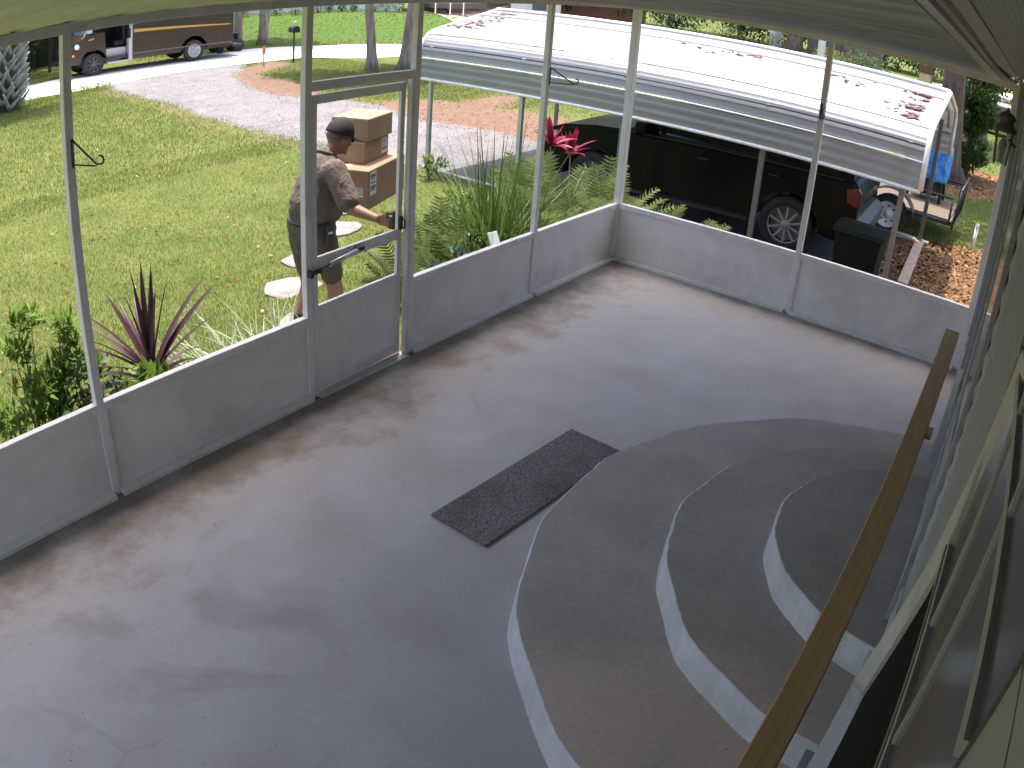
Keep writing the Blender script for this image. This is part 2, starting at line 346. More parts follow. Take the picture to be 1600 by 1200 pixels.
# ------------------------------------------------------------------ front screen wall
fw=thing('screen_wall','long white aluminium screen wall facing the lawn','screen wall')
ew=thing('screen_wall','shorter white aluminium screen wall facing the carport','screen wall')
PZ=2.604
def post(x0,x1,y0,y1,parent,z0=0,z1=PZ):
    return bx('post',x0,x1,y0,y1,z0,z1,WHITE,parent,.003)
FP=[(-8.62,-8.57),(-7.40,-7.35),(-5.733,-5.683),(-4.128,-4.075),(-3.14,-3.087),(-1.515,-1.465)]
for a_,b_ in FP: post(a_,b_,0,.05,fw)
post(-.005,.075,-.012,.055,fw)
bx('jamb',-3.163,-3.141,.004,.046,0,2.10,WHITE,fw); 
spans=[(-8.57,-7.40),(-7.35,-5.733),(-5.683,-4.128),(-3.087,-1.515),(-1.465,-.005)]
for a_,b_ in spans:
    bx('chair_rail',a_,b_,.001,.049,.552,.604,WHITE,fw,.003)
    bx('kick_panel',a_,b_,.016,.026,.035,.552,PANEL,fw,0)
    bx('sill_plate',a_,b_,-.045,.055,.0,.034,WHITE,fw,.003)
    bx('panel_bead',a_,a_+.012,.003,.016,.035,.552,WHITE,fw,.001)
bx('header_rail',-4.075,-3.141,.002,.048,2.075,2.135,WHITE,fw,.003)
bx('top_beam',-8.62,.075,-.004,.058,PZ,2.662,WHITE,fw,.003)
bx('sill_plate',-4.075,-3.163,-.05,.05,0,.012,GALV,fw,.002)
EP=[(-1.965,-1.912),(-3.715,-3.64)]
for a_,b_ in EP: post(.002,.052,a_,b_,ew)
for a_,b_ in [(-1.912,-.012),(-3.64,-1.965)]:
    bx('chair_rail',.003,.051,a_,b_,.552,.604,WHITE,ew,.003)
    bx('kick_panel',.018,.028,a_,b_,.035,.552,PANEL,ew,0)
    bx('sill_plate',-.045,.055,a_,b_,0,.034,WHITE,ew,.003)
    bx('panel_bead',.004,.017,b_-.012,b_,.035,.552,WHITE,ew,.001)
bx('top_beam',-.004,.058,-3.72,-.006,PZ,2.662,WHITE,ew,.003)
# door, hinged at the left jamb and standing slightly ajar
dt=thing('screen_door','white screen door with kick panel standing slightly ajar before the courier','screen door',(-4.070,.022,0),R(2.6))
DW=.895
bx('stile',0,.05,-.014,.014,.02,2.05,WHITE,dt,.003); bx('stile',DW-.045,DW,-.014,.014,.02,2.05,WHITE,dt,.003)
bx('rail',.05,DW-.045,-.013,.013,1.99,2.05,WHITE,dt,.003); bx('rail',.05,DW-.045,-.013,.013,.915,.992,WHITE,dt,.003)
bx('rail',.05,DW-.045,-.013,.013,.618,.655,WHITE,dt,.003); bx('rail',.05,DW-.045,-.013,.013,.02,.10,WHITE,dt,.003)
bx('kick_panel',.05,DW-.045,-.004,.004,.10,.618,PANEL,dt,0)
bm=bmesh.new(); tube(bm,[(.13,-.045,.93),(.40,-.04,.955)],.017,12); cl=obj('door_closer',bm,GALV,dt)
bm=bmesh.new(); tube(bm,[(-.03,-.035,.915),(.13,-.045,.93)],.006,8); box(bm,-.05,.06,-.045,-.028,.895,.915); box(bm,-.055,-.03,-.06,-.02,.885,.93); obj('closer_rod',bm,BLACK,cl)
bm=bmesh.new(); box(bm,.40,.47,-.045,-.014,.945,.975); obj('closer_bracket',bm,BLACK,cl)
bm=bmesh.new(); box(bm,DW-.04,DW-.008,-.035,-.014,.99,1.09,.004); tube(bm,[(DW-.024,-.035,1.07),(DW-.024,-.06,1.06),(DW-.024,-.06,1.01),(DW-.024,-.035,1.0)],.006,8)
box(bm,DW-.05,DW-.01,.014,.04,.98,1.12,.004); tube(bm,[(DW-.055,.04,1.10),(DW-.055,.075,1.09),(DW-.055,.075,1.0),(DW-.055,.04,.99)],.008,8); obj('handle',bm,BLACK,dt)
# plant hooks
def hook(label,M,L=.16,drop=-.12,rod=.0045):
    t=thing('plant_hook',label,'hook'); t.matrix_world=M; t['group']='wrought iron plant hooks on the porch posts'
    bm=bmesh.new(); box(bm,-.009,.009,-.004,0,-.075,.075,.001); obj('back_plate',bm,BLACK,t)
    bm=bmesh.new(); p=[(0,-.006,.07)]+[(0,-.006-(L-.02)*k/6,.07-(.13)*k/6) for k in range(1,7)]
    cx,cz=-.006-L,-.035
    p+= [(0,cx+.02*math.cos(q),cz+.022*math.sin(q)) for q in [R(-60),R(-100),R(-140),R(-180),R(-220),R(-260),R(-290)]]
    tube(bm,p,rod+.001,8); obj('arm',bm,BLACK,t)
    bm=bmesh.new(); tube(bm,[(0,-.006,-.055),(0,-.05,-.06),(0,-.006-L+.03,-.066)],rod,6); obj('brace',bm,BLACK,t)
def hm(x,y,z,ang): return Matrix.Translation((x,y,z))@Matrix.Rotation(ang,4,'Z')
hook('black scrolled plant hook on the first post beyond the lawn plants',hm(-5.70,-.001,1.995,R(35)))
hook('black scrolled plant hook on the post between fern and door',hm(-1.470,-.001,1.99,R(45)),L=.22)
hook('black scrolled plant hook on the carport side post',hm(.001,-1.93,1.96,R(-60)),L=.11)
# ------------------------------------------------------------------ porch roof, gutter, soffit
ceil=thing('porch_roof','ribbed metal porch roof with gutter beam and perforated soffit','roof')
def ceil_z(x,y):
    s=-x/6.; zr=2.662+.23*s; yr=-3.444-.196*s; t=max(0,min(1.02,y/yr)); return 2.664+(zr-2.664)*t
pw=.305; k=0; x=.42
while x>-8.55:
    prof=[(0,.03),(.006,-.004),(.014,-.010),(.022,-.004),(.03,.010)]
    for j in range(5):
        c0=.03+j*.054; prof+=[(c0+.018,.010),(c0+.026,.004),(c0+.036,.004),(c0+.044,.010)]
    prof+=[(pw-.004,.012),(pw,.03)]
    bm=bmesh.new(); rows=[]
    for j in range(9):
        y=.46-j*(.46+3.62)/8
        rows.append([bm.verts.new((x-px_,y-.033*(-x)*0,ceil_z(x-px_,y)+pz_)) for px_,pz_ in prof])
    for j in range(8):
        for i in range(len(prof)-1): bm.faces.new((rows[j][i],rows[j+1][i],rows[j+1][i+1],rows[j][i+1]))
    obj('roof_panel',bm,PAN,ceil); x-=pw; k+=1
bm=bmesh.new()    # opaque top deck keeps daylight out; overhang widened to hold sun off the floor
for j in range(1):
    A=[bm.verts.new(v) for v in ((.44,.50,2.72),(-8.9,.50,2.72),(-8.9,-4.9,3.07),(.44,-3.7,2.74))]; B=[bm.verts.new(v.co+Vector((0,0,.05))) for v in A]
    bm.faces.new(A[::-1]); bm.faces.new(B)
    for i in range(4): bm.faces.new((A[i],A[(i+1)%4],B[(i+1)%4],B[i]))
bmesh.ops.recalc_face_normals(bm,faces=bm.faces[:]); obj('roof_deck',bm,WHITE,ceil)
def along(p0,p1,ext): d=(Vector(p1)-Vector(p0)); return Vector(p0)-d*.0, Vector(p0)+d*ext
# gutter beam: cross-section swept from the far end to past the camera
secF=[(-3.444,2.656),(-3.452,2.640),(-3.52,2.655),(-3.548,2.664),(-3.56,2.70),(-3.664,2.722),(-3.664,2.80),(-3.444,2.80)]
secN=[(-3.640,2.886),(-3.650,2.872),(-3.672,2.880),(-3.681,2.896),(-3.692,2.905),(-3.730,2.910),(-3.73,2.99),(-3.64,2.99)]
bm=bmesh.new(); A=[bm.verts.new((.001,y,z)) for y,z in secF]; kx=1.46
B=[bm.verts.new((0-6*kx,yf+(yn-yf)*kx,zf+(zn-zf)*kx)) for (yf,zf),(yn,zn) in zip(secF,secN)]
bm.faces.new(A); bm.faces.new(B[::-1])
for i in range(8): bm.faces.new((A[i],B[i],B[(i+1)%8],A[(i+1)%8]))
bmesh.ops.recalc_face_normals(bm,faces=bm.faces[:]); obj('gutter_beam',bm,PAN,ceil)
bm=bmesh.new(); P=[(.02,-3.665,2.724),(-8.8,-3.665-.011*8.8,2.724+.0317*8.8),(-8.8,-4.9,3.035),(.02,-4.9,2.76)]
slab(bm,P,.02,(0,0,1)); obj('soffit',bm,SOFFIT,ceil)
# ------------------------------------------------------------------ house wall
hw=thing('house_wall','cream lap siding house wall with trim along the porch side','wall')
def W(s,h,o=0.): return (-s,-3.70-.04*s+o,h)
nrm=Vector((-.04,1,0)).normalized()
def wslab(name,pts,o,th,m,parent):
    bm=bmesh.new(); slab(bm,[W(s,h,o) for s,h in pts],th,-nrm); return obj(name,bm,m,parent)
h=.45
while h<2.98:
    for s0,s1 in ((.0,1.05),(1.55,3.25),(4.50,4.80)):
        bm=bmesh.new(); P=[W(s0,h,-.012),W(s1,h,-.012),W(s1,h+.118,-.030),W(s0,h+.118,-.030)]; slab(bm,P,.012,-nrm); obj('siding_board',bm,SIDING,hw)
    h+=.12
for h in range(10): wslab('siding_board',[(7.01,.50+h*.245),(10.5,.50+h*.245),(10.5,.742+h*.245),(7.01,.742+h*.245)],-.008,.02,CREAM,hw)
wslab('wall_panel',[(4.80,.45),(6.05,.45),(6.05,3.0),(4.80,3.0)],-.016,.02,plain('flat_panel_paint',(.33,.33,.30),.6,var=.1,dirt=.3),hw)
wslab('sheathing',[(0,.0),(11,.0),(11,3.05),(0,3.05)],-.045,.05,SIDING,hw)
wslab('corner_board',[(-.06,.0),(.06,.0),(.06,2.75),(-.06,2.75)],.012,.03,WHITE,hw)
for s0,s1 in ((.10,.19),(.26,.30),(1.05,1.12),(2.48,2.55)): wslab('corner_board',[(s0,.45),(s1,.45),(s1,2.70),(s0,2.70)],.006,.03,CREAM if s0>.2 else WHITE,hw)
# plinth ledge along the foot of the wall
bm=bmesh.new(); prism(bm,[(.0,-3.70),(-10.5,-3.93),(-10.5,-4.3),(.0,-3.9)],0,.30,'z'); obj('base_ledge',bm,plain('ledge_paint',(.27,.265,.25),.6,var=.12,dirt=.3),hw)
bm=bmesh.new(); prism(bm,[(-4.4,-3.872),(-6.6,-3.835),(-6.6,-3.97),(-4.4,-3.90)],.475,.50,'z'); obj('sill_trim',bm,WHITE,hw)
fd=thing('storm_door','glazed storm door reflecting the yard above the rounded steps','door')
wslab('pane',[(3.50,1.25),(4.30,1.25),(4.30,2.52),(3.50,2.52)],-.002,.01,GLASSP,fd)
wslab('kick_panel',[(3.50,.53),(4.30,.53),(4.30,1.21),(3.50,1.21)],-.002,.02,CREAM,fd)
for p in ([(3.42,.52),(3.50,.52),(3.50,2.60),(3.42,2.60)],[(4.30,.52),(4.38,.52),(4.38,2.60),(4.30,2.60)],[(3.50,2.52),(4.30,2.52),(4.30,2.60),(3.50,2.60)],[(3.50,1.21),(4.30,1.21),(4.30,1.25),(3.50,1.25)]): wslab('frame',p,.002,.02,CREAM,fd)
for p in ([(3.30,.50),(3.42,.50),(3.42,2.70),(3.30,2.70)],[(4.38,.50),(4.48,.50),(4.48,2.70),(4.38,2.70)],[(3.42,2.60),(4.38,2.60),(4.38,2.70),(3.42,2.70)]): wslab('casing',p,.004,.02,CREAM,fd)
# cream board and slab for the dark opening close to the camera
bm=bmesh.new(); slab(bm,[(-6.217,-3.942,2.405),(-5.781,-3.923,1.702),(-5.31,-3.865,0.842),(-5.362,-3.911,0.859),(-5.946,-3.935,1.727),(-6.341,-3.969,2.362)],.03,(-.04*-1,-1,0))
LBM=N('weathered_cream_board'); f=LBM.noise(9,6,.7,co=LBM.sc((1,1,.3))); LBM.bump(f,.5,.006); tag(obj('leaning_board',bm,LBM.done(LBM.mix(LBM.ramp(f,.35,.7),(.62,.58,.52),(.46,.42,.37)),.65)),'long cream painted board leaning against the house wall','board')
bm=bmesh.new(); slab(bm,[(-6.176,-3.953,2.117),(-5.909,-3.946,1.693),(-5.347,-3.922,0.831),(-5.697,-3.917,0.808),(-6.64,-3.967,1.901),(-6.307,-3.957,1.912)],.02,(.04,-1,0))  # near-black slab where a dark opening lies; its darkness is in the colour
tag(obj('dark_opening',bm,DARKIN),'near-black slab for the dark opening between the cream board and the near window','opening')



# ------------------------------------------------------------------ near window
wn=thing('window','large near house window with cream grid bars','window')
wslab('pane',[(6.12,1.97),(7.02,1.97),(7.02,2.86),(6.12,2.86)],-.004,.01,GLASSP,wn)
wslab('sill',[(6.06,1.94),(7.06,1.94),(7.06,1.965),(6.06,1.965)],.004,.02,CREAM,wn)
wslab('sill',[(6.06,1.915),(7.06,1.915),(7.06,1.938),(6.06,1.938)],.006,.03,plain('sill_brown',(.20,.15,.12),.7),wn)
wslab('frame',[(6.06,1.965),(6.10,1.965),(6.10,2.86),(6.06,2.86)],.003,.02,CREAM,wn)
wslab('muntin',[(6.10,2.352),(7.02,2.352),(7.02,2.372),(6.10,2.372)],.002,.008,CREAM,wn)
for s in (6.35,6.63): 
    wslab('muntin',[(s,1.97),(s+.015,1.97),(s+.015,2.352),(s,2.352)],.001,.007,CREAM,wn); wslab('muntin',[(s+.03,2.372),(s+.045,2.372),(s+.045,2.86),(s+.03,2.86)],.001,.007,CREAM,wn)
# ------------------------------------------------------------------ handrail
hr=thing('handrail','brown treated lumber handrail along the house wall above the steps','handrail')
hr.location=(-1.75,-3.625,.93); L=math.hypot(4.75,.14); hr.rotation_euler=(0,0,PI+math.atan2(.11,4.5))
bm=bmesh.new(); box(bm,0,4.9,-.053,.053,-.038,0,.004); obj('rail',bm,LUMBER,hr)
bm=bmesh.new(); box(bm,1.63,1.72,.048,.085,-.036,-.002,.003); obj('bracket',bm,LUMBER,hr)
# ------------------------------------------------------------------ lantern
lt=thing('wall_lantern','dark weathered coach lantern on the house wall near the corner','wall lamp',(-1.5,-3.675,2.10)); lt.scale=(1.25,1.25,1.22)
PEW=plain('weathered_dark_metal',(.12,.12,.11),.55,.4)
bm=bmesh.new()
lathe(bm,[(.068,.20),(.072,.215),(.05,.24),(.045,.26),(.058,.28),(.040,.305),(.012,.318),(.008,.335),(.0,.345)],12)
obj('cap',bm,PEW,lt)
bm=bmesh.new()
for q in range(4):
    an=R(45+90*q); tube(bm,[(.05*math.cos(an),.05*math.sin(an),.01),(.066*math.cos(an),.066*math.sin(an),.21)],.0045,6)
obj('cage',bm,PEW,lt)
a=N('lantern_glass'); c=(.30,.32,.33); a.done(c,.15); a.b.inputs['Alpha'].default_value=.35
bm=bmesh.new(); lathe(bm,[(.044,.015),(.058,.205)],4); obj('glass',bm,a.m,lt)
bm=bmesh.new(); lathe(bm,[(.0,.02),(.014,.02),(.014,.08),(.022,.10),(.026,.13),(.016,.155),(.0,.16)],10); obj('bulb',bm,plain('bulb_glass',(.5,.5,.48),.2),lt)
bm=bmesh.new(); tube(bm,[(.03,-.03,.16),(.01,-.07,.13),(.0,-.10,.15),(0,-.115,.19)],.009,8); lathe(bm,[(.0,0),(.05,.0),(.045,.012),(0,.014)],14,M=Matrix.Translation((0,-.125,.17))@Matrix.Rotation(R(-90),4,'X')); obj('wall_bracket',bm,PEW,lt)
# ================================================================== outdoors
def steps_stone(px,py,rx,ry,sd,lab):
    rr=random.Random(sd); bm=bmesh.new(); n=11; P=[]
    for k in range(n):
        t=2*PI*k/n+rr.uniform(-.15,.15); r=rr.uniform(.82,1.1); P.append((px+rx*r*math.cos(t),py+ry*r*math.sin(t)))
    z=tz(px,py); A=[bm.verts.new((x,y,z-.06)) for x,y in P]; B=[bm.verts.new((x,y,z+.022)) for x,y in P]; Cc=[bm.verts.new((px+(x-px)*.93,py+(y-py)*.93,z+.032)) for x,y in P]
    for i in range(n):
        bm.faces.new((A[i],A[(i+1)%n],B[(i+1)%n],B[i])); bm.faces.new((B[i],B[(i+1)%n],Cc[(i+1)%n],Cc[i]))
    bm.faces.new(Cc); bmesh.ops.recalc_face_normals(bm,faces=bm.faces[:])
    tag(obj('stepping_stone',bm,STONE),lab,'stepping stone','stepping stones leading to the screen door')
STN=[(-2.95,1.35,.34,.26),(-2.22,2.42,.36,.30),(-1.40,3.12,.33,.28),(-.30,3.75,.34,.28),(.42,4.32,.32,.27)]
for i,(q,l) in enumerate(zip(STN,['pale stepping stone nearest the porch beside the striped grass','large pale stepping stone just behind the courier in the lawn','pale stepping stone by the knees of the courier','pale stepping stone seen between the courier and his boxes','farthest pale stepping stone toward the driveway'])): steps_stone(*q,i+3,l)
# ---------------------------------------------------------------- grass blades, leaf litter, gravel
def blades(name,P,hh,ww,m,lean=.6,zfun=terr,parent=None,seg=1):
    n=len(P); z=zfun(P[:,0],P[:,1]); az=rng.uniform(0,2*PI,n); ln=rng.uniform(.15,lean,n)*hh; yaw=rng.uniform(0,PI,n)
    b=np.stack([P[:,0],P[:,1],z-.005],1); dx=np.stack([np.cos(yaw),np.sin(yaw),np.zeros(n)],1)*(ww/2)[:,None]
    tip=b+np.stack([np.cos(az)*ln,np.sin(az)*ln,hh],1)
    V=np.stack([b-dx,b+dx,tip],1).reshape(-1,3); F=np.arange(3*n).reshape(n,3)
    return npmesh(name,V,F,m,parent)
def scatter(n,x0,x1,y0,y1):
    return np.stack([rng.uniform(x0,x1,n),rng.uniform(y0,y1,n)],1)
def lawn_ok(P,thr=.5):
    dr,di,lf,bk=zones(P[:,0],P[:,1]); k=rng.uniform(-.25,.25,len(P))
    inporch=(P[:,0]<.22)&(P[:,1]<.22)&(P[:,0]>-8.8)
    rd=(P[:,1]>np.interp(P[:,0],NX,NY)-.1)&(P[:,1]<np.interp(P[:,0],FX,FY)+.15)
    st=np.zeros(len(P),bool)
    for sx,sy,rx,ry in STN: st|=((P[:,0]-sx)/rx)**2+((P[:,1]-sy)/ry)**2<.85
    return (np.maximum(np.maximum(dr,di),lf)+k<thr)&~inporch&~rd&~st
near=scatter(420000,-8,7,.1,9); near=near[lawn_ok(near)]
d=np.hypot(near[:,0]+7.5,near[:,1]+3.9); near=near[rng.uniform(0,1,len(near))<np.clip(1.7-d/9,.35,1)]
mid=scatter(170000,-12,14,8,21.5); mid=mid[lawn_ok(mid)]
rt=np.concatenate([scatter(60000,6,16,-6,1.5),scatter(50000,8,24,0,16)]); rt=rt[lawn_ok(rt)]
far=np.concatenate([scatter(60000,10,48,20,48),scatter(30000,16,60,-8,20)]); far=far[lawn_ok(far)]
A_=[(near,.030,.055,.007),(mid,.045,.075,.014),(rt,.04,.07,.013),(far,.05,.085,.04)]
for i,(P,h0,h1,ww) in enumerate(A_):
    n=len(P); patch=np.array([noise.noise((p[0]*.6,p[1]*.6,0)) for p in P[::1]]) if n<1 else 0
    o=blades('grass',P,rng.uniform(h0,h1,n),np.full(n,ww)*rng.uniform(.7,1.3,n),GRASSM)
    tag(o,['short yellow green lawn grass near the porch','lawn grass between the porch and the road','lawn grass beside the carport and big tree','grass on the bank beyond the road'][i],'grass',kind='stuff')
# weeds and clover speckle as low broad leaves
def flakes(name,P,size,m,zoff=.01,tilt=.5,zfun=terr,parent=None,Z=None):
    n=len(P); z=(zfun(P[:,0],P[:,1]) if Z is None else Z)+zoff*rng.uniform(.3,1.5,n)
    th=rng.uniform(0,2*PI,n); s=size*rng.uniform(.5,1.3,n)
    u=np.stack([np.cos(th),np.sin(th),rng.uniform(-tilt,tilt,n)],1); v=np.stack([-np.sin(th),np.cos(th),rng.uniform(-tilt,tilt,n)],1)
    c=np.stack([P[:,0],P[:,1],z],1); U=u*s[:,None]; Vv=v*(s*.5)[:,None]
    V=np.stack([c-U,c-Vv,c+U,c+Vv],1).reshape(-1,3); F=np.arange(4*n).reshape(n,4)
    return npmesh(name,V,F,m,parent)
P=scatter(30000,-.1,8,-8,-.9); dr,di,lf,bk=zones(P[:,0],P[:,1]); P=P[(lf+rng.uniform(-.3,.3,len(P))>.5)&(P[:,0]>.12)]
P2=scatter(6000,11,18,-4.5,.8); lf=zones(P2[:,0],P2[:,1])[2]; P2=P2[lf+rng.uniform(-.4,.2,len(P2))>.5]
tag(flakes('leaf_litter',np.concatenate([P,P2]),.040,LITM,.02,.6),'orange brown fallen leaves covering the ground beside the carport','fallen leaves',kind='stuff')
P=np.concatenate([scatter(900,-8,7,.3,12),scatter(1500,6,13,4,13),scatter(500,0.2,2.5,-.9,3)]); tag(flakes('fallen_leaves',P,.032,LITM,.03,.6),'sparse dead leaves lying on the lawn and dirt','fallen leaves',kind='stuff')
PEB=plain('gravel_stones',(.22,.20,.21),.85,var=.4,vs=40)
P=scatter(60000,2.4,10,-2,21); dr=zones(P[:,0],P[:,1])[0]; P=P[dr+rng.uniform(-.3,.3,len(P))>.55]
n=len(P); z=terr(P[:,0],P[:,1]); s=rng.uniform(.008,.022,n); c=np.stack([P[:,0],P[:,1],z],1); th=rng.uniform(0,2*PI,n)
V=np.stack([c+np.stack([np.cos(th+a_)*s,np.sin(th+a_)*s,-.002+0*s],1) for a_ in (0,2.1,4.2)]+[c+np.stack([0*s,0*s,s*.8],1)],1).reshape(-1,3)
I=np.arange(n)[:,None]*4; F=np.concatenate([I+np.array([0,1,3]),I+np.array([1,2,3]),I+np.array([2,0,3])])
tag(npmesh('gravel',V,F,PEB),'loose pale gravel on the driveway','gravel',kind='stuff')
# ---------------------------------------------------------------- garden plants
def leafblade(L,w0,curve,seg=7,fold=.25,tipdrop=0):
    """a strap leaf lying along +X, rising then drooping; returns V,F"""
    V=[];F=[]
    for i in range(seg+1):
        t=i/seg; ww=w0*(min(1,t*4+.35))*(1-t**3)**.8 if t<1 else 0.0005
        x_=L*(t-.16*curve*t*t); z_=-L*curve*.55*t*t
        V+=[(x_,-ww/2,z_+ww*fold*.5),(x_,0,z_),(x_,ww/2,z_+ww*fold*.5)]
    for i in range(seg):
        a0=i*3
        F+=[(a0,a0+3,a0+4,a0+1),(a0+1,a0+4,a0+5,a0+2)]
    return V,F
def leafmesh(name,m,*a_,**k):
    V,F=leafblade(*a_,**k); me=bpy.data.meshes.new(name); me.from_pydata(V,[],F); me.materials.append(m); me.shade_smooth(); return me
def place(me,name,parent,loc,az,el,roll=0,sc=1):
    wx,wy=parent.location.x,parent.location.y; reach=(me.vertices[-1].co.x if name!='frond' else .85)*sc*(max(math.cos(el),.62) if name=='frond' else math.cos(el)+.1)
    mg=.27 if name=='frond' else .14
    for cand in (az,-az,PI-az,az+PI,math.atan2(wy,max(wx,.05))):
        if all(not(wx+math.cos(cand)*reach*q<mg and wy+math.sin(cand)*reach*q<mg) for q in (.3,.6,1.0)): az=cand; break
    o=bpy.data.objects.new(name,me); COL.objects.link(o); o.parent=parent
    o.matrix_local=Matrix.Translation(loc)@Matrix.Rotation(az,4,'Z')@Matrix.Rotation(-el,4,'Y')@Matrix.Rotation(roll,4,'X')@Matrix.Scale(sc,4)
    return o
# purple cordyline
t=thing('cordyline','purple spiky cordyline plant behind the long kick panel','plant',(-5.06,.50,tz(-5,.5)))
bm=bmesh.new(); tube(bm,[(0,0,0),(.01,.0,.3),(0,0,.52)],[.035,.03,.022],8); obj('stem',bm,BARKR,t)
lm=[leafmesh('leaf',PURP,.74,.05,c_,fold=.5) for c_ in (.05,.35,.7)]
rr=random.Random(4)
for k in range(9): place(lm[0],'leaf',t,(0,0,.50),rr.uniform(0,2*PI),R(rr.uniform(76,89)),rr.uniform(-.6,.6),rr.uniform(.8,1.0))
for k in range(30):
    az=k*2.4; low=k>=15; el=rr.uniform(8,34) if low else rr.uniform(38,62)
    if math.sin(az)<-.25 and el<48: az=-az
    place(lm[2 if low else 1],'leaf',t,(0,0,.42 if low else .48),az,R(el),rr.uniform(-.4,.4),rr.uniform(.8,1.05))
# grass-like clumps
def clump(name,label,cat,loc,m,n,L,w0,els,seed,curve=(.1,.9),group=None,spread=.05):
    t=thing(name,label,cat,loc); rr=random.Random(seed)
    if group: t['group']=group
    ms=[leafmesh('blade',m,L,w0,curve[0]+(curve[1]-curve[0])*q/3,seg=6,fold=.4) for q in range(4)]
    for k in range(n):
        e=rr.uniform(*els); q=min(3,max(0,int((1-(e-els[0])/(els[1]-els[0]))*3.4+rr.uniform(-.7,.7))))
        place(ms[q],'blade',t,(rr.uniform(-spread,spread),rr.uniform(-spread,spread),0),rr.uniform(0,2*PI),R(e),rr.uniform(-.5,.5),rr.uniform(.65,1.1))
    return t
clump('ornamental_grass','tall arching green grass clump against the screen near the door','ornamental grass',(-1.18,.70,-.16),LEAF,210,1.62,.016,(46,89),5,(.1,.85),spread=.14)
clump('ornamental_grass','smaller dark green grass clump between two porch posts','ornamental grass',(-.72,.66,-.16),LEAFD,110,1.15,.015,(48,86),6,(.2,.9),spread=.12)
for i,(x,y,sc_) in enumerate([(-4.50,.42,1),(-4.22,.46,1.1),(-3.92,.52,1),(-4.35,.68,.9),(-3.70,.40,.8)]):
    t=clump('striped_grass','pale striped grass tuft '+['next to the purple cordyline','in the middle of the striped row','closest to the first stepping stone','standing behind the striped row','smallest and closest to the door'][i],'plant',(x,y,tz(x,y)),PALE,40,.80*sc_,.014,(35,84),20+i,(.3,.9),'striped grass tufts along the porch',spread=.05)
# ferns
def frondmesh(L,droop,seed,npin=22):
    rr=random.Random(seed); V=[];F=[]
    def P(t): return Vector((L*(t-.22*droop*t*t),0,-L*droop*.42*t*t))
    for i in range(10):
        p=P(i/10);q=P((i+1)/10); r_=.003
        b=len(V); V+=[tuple(p+Vector((0,-r_,0))),tuple(p+Vector((0,r_,0))),tuple(q+Vector((0,r_,0))),tuple(q+Vector((0,-r_,0)))]; F.append((b,b+1,b+2,b+3))
    for i in range(npin):
        t=.14+.86*i/npin; p=P(t); ln=L*.155*math.sin(PI*min(1,(1-t)*1.05+.12))**.8; w_=L*.021
        for sg in (-1,1):
            d=Vector((.35,sg,-.18+rr.uniform(-.15,.15))).normalized()*ln*rr.uniform(.85,1.1); b=len(V)
            V+=[tuple(p-Vector((w_*.5,0,0))),tuple(p+d*.5+Vector((-w_*.55,0,.004))),tuple(p+d),tuple(p+d*.5+Vector((w_*.55,0,.004))),tuple(p+Vector((w_*.5,0,0)))]; F.append((b,b+1,b+2,b+3,b+4))
    me=bpy.data.meshes.new('frond'); me.from_pydata(V,[],F); me.materials.append(FERN); return me
FR=[frondmesh(.85,dp,i) for i,dp in enumerate((.25,.6,1.0,1.4))]
def fern(loc,n,sc,seed,label):
    t=thing('fern',label,'fern',loc,0,'sword ferns along the outside of the porch'); rr=random.Random(seed)
    for k in range(n):
        el=rr.uniform(25,86); place(FR[min(3,int((90-el)/22+rr.uniform(0,1.2)))],'frond',t,(rr.uniform(-.05,.05),rr.uniform(-.05,.05),0),k*2.4+rr.uniform(-.4,.4),R(el),rr.uniform(-.5,.5),sc*1.22*rr.uniform(.7,1.1))
FL=[((-.35,.75,-.2),24,1.15,'large fern right of the grass clump, behind the second front panel'),((.10,.85,-.25),26,1.25,'tallest fern beneath the crimson cordylines'),((.45,.45,-.25),24,1.2,'full fern outside the porch corner'),
 ((-.15,.35,-.15),18,.85,'low fern tight against the front screen corner'),((.55,-.15,-.25),20,1.05,'fern beyond the corner on the carport side'),((.45,-.62,-.2),16,.8,'short fern along the carport side panel'),((.35,-1.05,-.18),12,.55,'smallest fern beside the carport side panel'),
 ((-1.75,.75,-.2),18,.85,'pale fern left of the tall grass clump'),((-2.1,.95,-.22),16,.75,'fern closest to the door among the shrubs'),((-.6,1.15,-.25),18,1.0,'fern behind the two grass clumps'),((-1.55,1.15,-.28),20,.95,'fern farthest out in the lawn behind the tall grass'),((.35,1.35,-.3),22,1.15,'fern on the lawn side of the crimson cordylines'),((.95,.7,-.33),20,1.1,'fern standing between the porch corner and the carport')]
for i,(l,n,s_,lab) in enumerate(FL): fern(l,int(n*1.6),s_,40+i,lab)
# crimson cordylines
def redcord(loc,h,label,seed,n=18):
    t=thing('cordyline',label,'plant',loc,0,'crimson cordylines rising from the ferns'); rr=random.Random(seed)
    bm=bmesh.new(); tube(bm,[(0,0,0),(.02,0,h*.5),(0,.01,h)],[.014,.011,.008],6); obj('stem',bm,plain('cordyline_stem',(.30,.22,.13),.8),t)
    ms=[leafmesh('leaf',REDL,.36,.075,c_,fold=.35,seg=6) for c_ in (.1,.5)]
    for k in range(n): 
        e=rr.uniform(20,85); place(ms[0 if e>55 else 1],'leaf',t,(0,.01,h-.03),k*2.4,R(e),rr.uniform(-.5,.5),rr.uniform(.7,1.1))
redcord((.62,1.25,-.3),1.22,'crimson leaved cordyline on the taller stalk',3); redcord((1.02,1.22,-.33),1.10,'second crimson cordyline, right of its twin',8)
